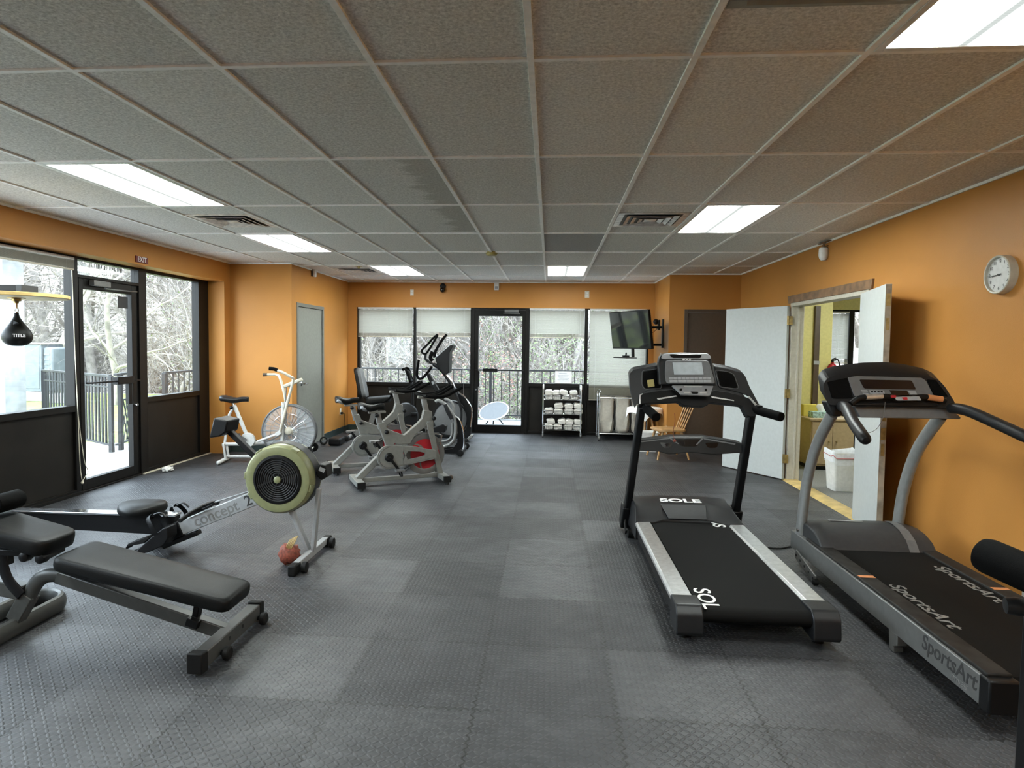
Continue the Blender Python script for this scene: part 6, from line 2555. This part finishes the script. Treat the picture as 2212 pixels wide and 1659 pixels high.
# fire extinguisher on the end of the partition
FE = thing('fire_extinguisher', 'red fire extinguisher hung at the end of the yellow partition', 'fire extinguisher', (3.84, 8.91, 1.0))
MB().lathe((0, 0, 0), (0, 0, 1), [(0, .05), (.01, .062), (.26, .062), (.30, .045), (.32, .022), (.335, .02)], 28).build('cylinder', 'red', FE)
b = MB()
b.cyl((0, 0, .335), (0, 0, .37), .018)
b.bar((0, 0, .375), (.0, -.09, .395), .02, .012)
b.bar((0, 0, .37), (.0, -.08, .36), .02, .010)
b.build('valve', 'black', FE, bevel=.002)
MB().rod([(0, -.02, .36), (.06, -.02, .37), (.085, -.02, .28), (.07, -.02, .10)], .009, 8).build('hose', 'rubber', FE)
b = MB().lathe((0, 0, .10), (0, 0, 1), [(0, .0628), (.10, .0628)], 28, cap=False)
b.build('label_band', 'paper', FE)
MB().box((-.02, .055, .05), (.02, .08, .30)).build('bracket', 'steel', FE)
TBL = thing('side_table', 'low white table under the side room window', 'table', (5.2, 10.2, 0))
MB().box((-.55, -.3, 1.02), (.55, .3, 1.05)).build('top', 'white', TBL, bevel=.004)
for x in (-.5, .5):
    for y in (-.26, .26):
        MB().cyl((x, y, 0), (x, y, 1.02), .02).build('leg', 'white', TBL)
WBt = thing('water_jug', 'pale blue water jug before the side room window', 'water jug', (4.80, 10.05, 1.05))
wj = mat('pale_blue_plastic', (.42, .58, .75), .2)
MB().lathe((0, 0, 0), (0, 0, 1), [(0, .10), (.01, .12), (.08, .12), (.085, .115), (.16, .115), (.165, .12), (.21, .12), (.26, .06), (.28, .028), (.31, .028)], 28).build('bottle', wj, WBt)
MB().lathe((0, 0, .305), (0, 0, 1), [(0, .03), (.02, .03), (.022, .02)], 20).build('cap', 'white', WBt)
tl = thing('ceiling_light', 'lit ceiling panel of the yellow side room', 'light', (4.2, 7.4, H))
MB().box((-.30, -.60, -.012), (.30, .60, 0)).build('frame', 'whiteplastic', tl)
MB().box((-.27, -.57, -.016), (.27, .57, -.012)).build('lens', 'lamp', tl)
# ------------------------------------------------------------------ outside: lawn, wooded hillside, balcony


def sstep(a, b, x):
    t = max(0.0, min(1.0, (x-a)/(b-a)))
    return t*t*(3-2*t)


def ground_z(x, y):
    lawn = 1-sstep(-6.6, -6.2, x)                       # left of the building
    edge_ = 19.0
    drop_l = sstep(edge_, edge_+9, y)+sstep(19, 28, -x)
    drop_b = sstep(11.5, 15.5, y)
    d_ = lawn*min(1, drop_l)+(1-lawn)*drop_b
    z = -.14-2.9*d_
    r = math.hypot(x, y)
    z += .26*max(0, r-27) if r < 60 else .26*33+.08*(r-60)
    z += .18*math.sin(x*.7)*math.sin(y*.6)*min(1, d_)
    return z


b = MB()
nx, ny = 110, 90
xs_ = [-70+100*i/nx for i in range(nx+1)]
ys_ = [-6+86*j/ny for j in range(ny+1)]
V = []
for y in ys_:
    for x in xs_:
        V.append((x, y, ground_z(x, y)))
Fs = []
for j in range(ny):
    for i in range(nx):
        xm, ym = (xs_[i]+xs_[i+1])/2, (ys_[j]+ys_[j+1])/2
        if -4.4 < xm < 8 and ym < 10.6:
            continue
        a = j*(nx+1)+i
        Fs.append((a, a+1, a+nx+2, a+nx+1))
b.add(V, Fs)
struct(b.build('ground', 'litter', smooth=60))
b = MB()
for (xa, ya, xb, yb3) in ((-22, 9.2, -6.4, 18.6), (-22, 2.0, -9.4, 9.2)):
    n = 6
    b.box((xa, ya, -.20), (xb, yb3, -.125))
lw = struct(b.build('lawn', 'grass'))
struct(MB().box((-9.4, -3, -.22), (XO-.01, 9.2, -.07)).build('patio', 'concrete', bevel=.01))
b = MB()
b.box((-6.35, 9.2, -.24), (XO-.02, 13.15, -.06))
b.box((XO-.02, YB+.15, -.24), (7.0, 13.15, -.06))
struct(b.build('balcony_deck', 'deck', bevel=.01))
b = MB().box((-6.4, 13.15, -.30), (7.0, 13.20, -.04))
struct(b.build('trim_11', 'whitewash'))


def railing(label, A, B, z0, h, sp=.165, name='balcony_railing', posts=(), mid=False, bw=.016, group=None):
    A, B = Vector((*A, z0)), Vector((*B, z0))
    d = B-A
    L = d.length
    d.normalize()
    t = thing(name, label, 'railing', tuple(A), 0, group)
    q = A.copy()
    MB(q).bar(A+Vector((0, 0, h)), B+Vector((0, 0, h)), .05, .035).build('top_rail', 'iron', t, bevel=.004)
    MB(q).bar(A+Vector((0, 0, .10)), B+Vector((0, 0, .10)), .035, .025).build('bottom_rail', 'iron', t, bevel=.003)
    if mid:
        MB(q).bar(A+Vector((0, 0, h-.16)), B+Vector((0, 0, h-.16)), .03, .022).build('middle_rail', 'iron', t, bevel=.003)
    n = int(L/sp)
    proto = MB().bar((0, 0, .10), (0, 0, h), bw, bw).build('baluster', 'iron', t)
    proto.location = d*(L/n)*.5
    for k in range(1, min(n, 95)):
        c = proto.copy()
        COL.objects.link(c)
        c.parent = t
        c.location = d*(L/n)*(k+.5)
    for k in posts:
        p = A+d*L*k
        MB(q).bar(p+Vector((0, 0, -.02)), p+Vector((0, 0, h+.0)), .055, .055).build('post', 'iron', t, bevel=.004)
    return t


railing('dark iron balcony railing behind the back windows and glass door', (-6.25, 13.0), (4.6, 13.0), -.04, 1.04, posts=(0, .17, .4635, .72, 1))
railing('iron balcony railing seen through the left window by the corner', (-6.10, 9.55), (-6.25, 12.9), -.04, 1.05, posts=(0,))
railing('black iron fence outside the left glass door', (-6.17, 8.42), (-8.3, 9.75), -.07, 1.08, .11, 'iron_fence', (0.0, .5, 1), True, .022)
gt = railing('black iron gate with lattice outside the left glass door', (-6.13, 8.46), (-6.42, 9.5), -.07, 1.10, .30, 'iron_gate', (.16, 1), False, .018)
A, B = Vector((-6.13, 8.46, -.07)), Vector((-6.42, 9.5, -.07))
b = MB(A)
d = (B-A).normalized()
L = (B-A).length
for k in range(9):
    u0 = .16*L+(L*.84)*k/9
    for s in (0, 1):
        p0_ = A+d*(u0+(0 if s == 0 else .26))+Vector((0, 0, .12))
        p1_ = A+d*(u0+(.26 if s == 0 else 0))+Vector((0, 0, .72))
        b.bar(p0_, p1_, .014, .008)
b.bar(A+d*.16*L+Vector((0, 0, .72)), B+Vector((0, 0, .72)), .03, .02)
b.build('lattice', 'iron', gt)

pl = W(-6, 750, Y=9.35)
b = MB()
for k in range(4):
    b.box((pl.x-.36+k*.155, 9.2, -.07), (pl.x-.36+k*.155+.149, 9.6, 2.95))
b.box((pl.x-.35, 9.21, -.07), (pl.x+.25, 9.59, 2.94))
tag(b.build('porch_pillar', 'whitewash', None, bevel=.006), 'white boarded porch pillar outside the large left window', 'pillar')
b = MB().box((pl.x-1.4, 9.0, 2.95), (pl.x+.75, 9.8, 3.12))
tag(b.build('porch_beam', 'bronze', None, bevel=.01), 'dark eave beam on top of the white porch pillar', 'beam')
uc = W(80, 866, Z=-.12)
AC = thing('utility_cabinet', 'pale blue grey utility cabinet on a concrete base outside the left window', 'utility cabinet', (uc.x, uc.y, -.125))
k = uc.y/12.0
MB().box((-.36*k, -.1, 0), (.30*k, .8, .26)).build('base', 'concrete', AC, bevel=.02)
MB().box((-.33*k, -.08, .26), (.16*k, .7, 1.52)).build('body', 'acmetal', AC, bevel=.02)
b = MB().box((.16*k, -.02, .26), (.36*k, .62, 1.44))
b.build('side_housing', 'acmetal', AC, bevel=.06, seg=4)
MB().box((-.35*k, -.12, 1.52), (.20*k, .74, 1.56)).build('lid', 'white', AC, bevel=.01)
MB().box((-.29*k, -.09, .34), (.12*k, -.08, 1.44)).build('door_panel', 'acmetal', AC, bevel=.006)
b = MB()
for j in range(7):
    b.box((.19*k, -.03, .45+.13*j), (.31*k, -.02, .50+.13*j))
b.build('vent_slots', 'grey', AC)
st = thing('concrete_block', 'low concrete block beside the pale utility cabinet', 'block', (uc.x+.9, uc.y-.2, -.125))
MB().box((-.35, -.3, 0), (.45, .3, .22)).build('block', 'concrete', st, bevel=.02)

# round tabletop lying tilted on the balcony
TT = thing('patio_table', 'round grey tabletop with white rim tilted on the balcony behind the glass door', 'table', (-1.08, 12.3, -.06))
ax = Vector((-.18, -.50, .85)).normalized()
MB().lathe((0, 0, .27), ax, [(0, .285), (.012, .29), (.02, .285)], 44).build('top', 'tabletop', TT)
MB().ring(Vector((0, 0, .27))+ax*.010, ax, .292, .014, 48, 8).build('rim', 'white', TT)
b = MB()
for k in range(3):
    a = k*2.1+.5
    b.tube([Vector((0, 0, .25)), (math.cos(a)*.2, math.sin(a)*.2+.06, 0.0)], .014, 8)
b.build('legs', 'iron', TT)


# ------------------------------------------------------------------ trees
def rand_perp(d):
    v = Vector((random.gauss(0, 1), random.gauss(0, 1), random.gauss(0, 1)))
    v = v-d*v.dot(d)
    return v.normalized()


def tree_mesh(seed, height, r0, levels, fork, crooked=.16, droop=0.0, tr=.55, spread=.75, nseg0=9, stems=1, first=.28):
    random.seed(seed)
    b = MB()
    tips = []

    def limb(p, d, L, r, lev):
        n = max(3, nseg0-lev*2)
        P, Rr, D = [p.copy()], [r], [d.copy()]
        for i in range(n):
            d = (d+rand_perp(d)*crooked*random.uniform(.3, 1.1)+Vector((0, 0, .05 if lev < 2 else -droop))).normalized()
            p = p+d*L/n
            P.append(p.copy())
            D.append(d.copy())
            Rr.append(r*(1-(1-tr*.62)*(i+1)/n))
        b.tube(P, Rr, 7 if lev == 0 else (5 if lev == 1 else (4 if lev == 2 else 3)), caps=False)
        if lev >= levels:
            tips.append(P[-1])
            return
        k = fork[min(lev, len(fork)-1)]
        for j in range(k):
            t = (first if lev == 0 else .18)+(1-(first if lev == 0 else .18))*(j+random.random()*.8)/k
            i = min(n, max(1, int(t*n)))
            ang = random.uniform(.45, 1.05)*spread+.15
            dd = (D[i]*math.cos(ang)+rand_perp(D[i])*math.sin(ang)).normalized()
            limb(P[i], dd, L*random.uniform(.42, .72)*(1.1-.4*t), max(Rr[i]*random.uniform(.4, .65), .004), lev+1)
        limb(P[-1], D[-1], L*.55, Rr[-1], lev+1)

    for s in range(stems):
        d = Vector((random.uniform(-.1, .1), random.uniform(-.1, .1), 1)) if stems == 1 else Vector((random.uniform(-.6, .6), random.uniform(-.6, .6), 1))
        limb(Vector((random.uniform(-.2, .2)*(stems > 1), random.uniform(-.2, .2)*(stems > 1), -.3)), d.normalized(), height*(.62 if stems == 1 else .5), r0*random.uniform(.8, 1.1), 0)
    return b, tips


def leaf_cloud(b, centres, n, spread, size):
    for c in centres:
        for k in range(n):
            p = Vector(c)+Vector((random.gauss(0, spread), random.gauss(0, spread), random.gauss(0, spread*.8)))
            u = Vector((random.gauss(0, 1), random.gauss(0, 1), random.gauss(0, .6))).normalized()
            v = u.orthogonal().normalized()
            s = size*random.uniform(.6, 1.3)
            b.add([p-u*s, p+v*s*.45, p+u*s, p-v*s*.45], [(0, 1, 2, 3)])


TREES = []
for k, (h, r0, fk, cr, sp) in enumerate(((13, .17, (9, 5, 4, 3), .15, .75), (15, .21, (8, 5, 4, 3), .20, .85), (11, .12, (9, 5, 4, 3), .24, .9), (14, .15, (10, 5, 3, 3), .12, .7))):
    b, tips = tree_mesh(100+k, h, r0, 4, fk, cr, tr=.55, spread=sp)
    TREES.append(b.build('bare_tree', 'bark%d' % k, None, smooth=60))
BUSH = []
for k in range(3):
    b, tips = tree_mesh(200+k, 5.2, .035, 3, (7, 5, 4), .20, tr=.5, spread=.8, nseg0=8, stems=6, first=.15)
    BUSH.append(b.build('bare_sapling', 'bark%d' % (k+1), None, smooth=60))
used = {}


def plant(protos_, i, x, y, s, label, cat, group, rz):
    p = protos_[i]
    o = p if i not in used.setdefault(id(protos_), set()) else p.copy()
    if o is not p:
        COL.objects.link(o)
    used[id(protos_)].add(i)
    o.location = (x, y, ground_z(x, y))
    o.rotation_euler = (0, 0, rz)
    o.scale = (s, s, s*1.0)
    tag(o, label, cat, group)
    return o


random.seed(77)
cnt = 0
for k in range(150):
    th = R_(random.uniform(-49, 14)) if k < 138 else R_(random.uniform(22, 30))
    r = 17.5+30*(k/150)**.9+random.uniform(-1, 1)
    x, y = r*math.sin(th), r*math.cos(th)
    if y < 15.2 or (x < -7 and y < 19.5 and -x < 19 and r < 24):
        continue
    plant(TREES, k % 4, x, y, random.uniform(.8, 1.25), 'bare grey brown tree in the woods beyond the railings', 'tree', 'bare trees in the woods', random.uniform(0, 6.28))
for k in range(90):
    th = R_(random.uniform(-49, 14))
    r = random.uniform(16, 30)
    x, y = r*math.sin(th), r*math.cos(th)
    if y < 14.8 or (x < -6.5 and y < 19 and -x < 18.5):
        continue
    plant(BUSH, k % 3, x, y, random.uniform(.8, 1.4), 'thin bare sapling thicket in the woods beyond the railings', 'sapling', 'bare saplings in the woods', random.uniform(0, 6.28))


def special(name, label, loc, seed, h, r0, matn, leaves=None, **k):
    t = thing(name, label, 'tree', (loc[0], loc[1], ground_z(*loc)))
    b, tips = tree_mesh(seed, h, r0, k.pop('levels', 4), k.pop('fork', (8, 5, 4, 3)), **k)
    b.build('trunk_and_branches', matn, t, smooth=60)
    if leaves:
        m_, n, sp, sz, every = leaves
        b = MB()
        leaf_cloud(b, tips[::every], n, sp, sz)
        b.build('leaves', m_, t, smooth=0)
    return t


special('pale_tree', 'pale barked crooked tree framed by the left glass door', (-11.1, 15.2), 311, 8.5, .085, 'bark2', crooked=.30, spread=1.0, first=.2)
special('forked_tree', 'brown forked tree framed by the left window near the corner', (-9.35, 15.0), 325, 8.0, .085, 'bark3', crooked=.26, spread=.95, first=.15)
special('russet_tree', 'tree with russet leaves seen at the right of the balcony door', (-.95, 17.0), 338, 5.4, .06, 'bark1', ('russet', 8, .13, .035, 2), levels=3, fork=(9, 6, 4), crooked=.2, spread=.38)
iv = special('ivy_tree', 'ivy clad trunk seen at the left of the balcony door', (-1.75, 18.2), 341, 12, .20, 'bark1', crooked=.14)
b = MB()
random.seed(6)
leaf_cloud(b, [(random.uniform(-.12, .12), random.uniform(-.12, .12), .3+.16*k) for k in range(44)], 34, .17, .035)
b.build('ivy', 'leaf', iv, smooth=0)
for x, y, s, lb in ((-.15, 15.4, .95, 'green leafy shrub beyond the railing, left part of the window with the notice'), (.85, 16.2, .85, 'green leafy shrub beyond the railing, behind the paper notice'), (-.75, 14.7, .5, 'low green shrub right of the tilted tabletop beyond the railing')):
    sh_ = thing('leafy_shrub', lb, 'shrub', (x, y, ground_z(x, y)))
    b, tips = tree_mesh(int(400+x*10), 8.2*s, .03, 3, (6, 4, 3), crooked=.2, stems=6, spread=.8, nseg0=7, first=.15)
    b.build('stems', 'bark1', sh_, smooth=60)
    b = MB()
    leaf_cloud(b, tips, 7, .16, .035)
    b.build('leaves', 'leaf', sh_, smooth=0)
sh_ = thing('leafy_shrub', 'yellow green shrub at the far edge of the window by the corner', 'shrub', (-8.15, 14.9, ground_z(-8.15, 14.9)))
b, tips = tree_mesh(455, 5.6, .035, 3, (6, 4, 3), crooked=.2, stems=6, spread=.8, nseg0=7, first=.15)
b.build('stems', 'bark1', sh_, smooth=60)
b = MB()
leaf_cloud(b, tips[::5], 5, .18, .03)
b.build('leaves', 'leaf', sh_, smooth=0)
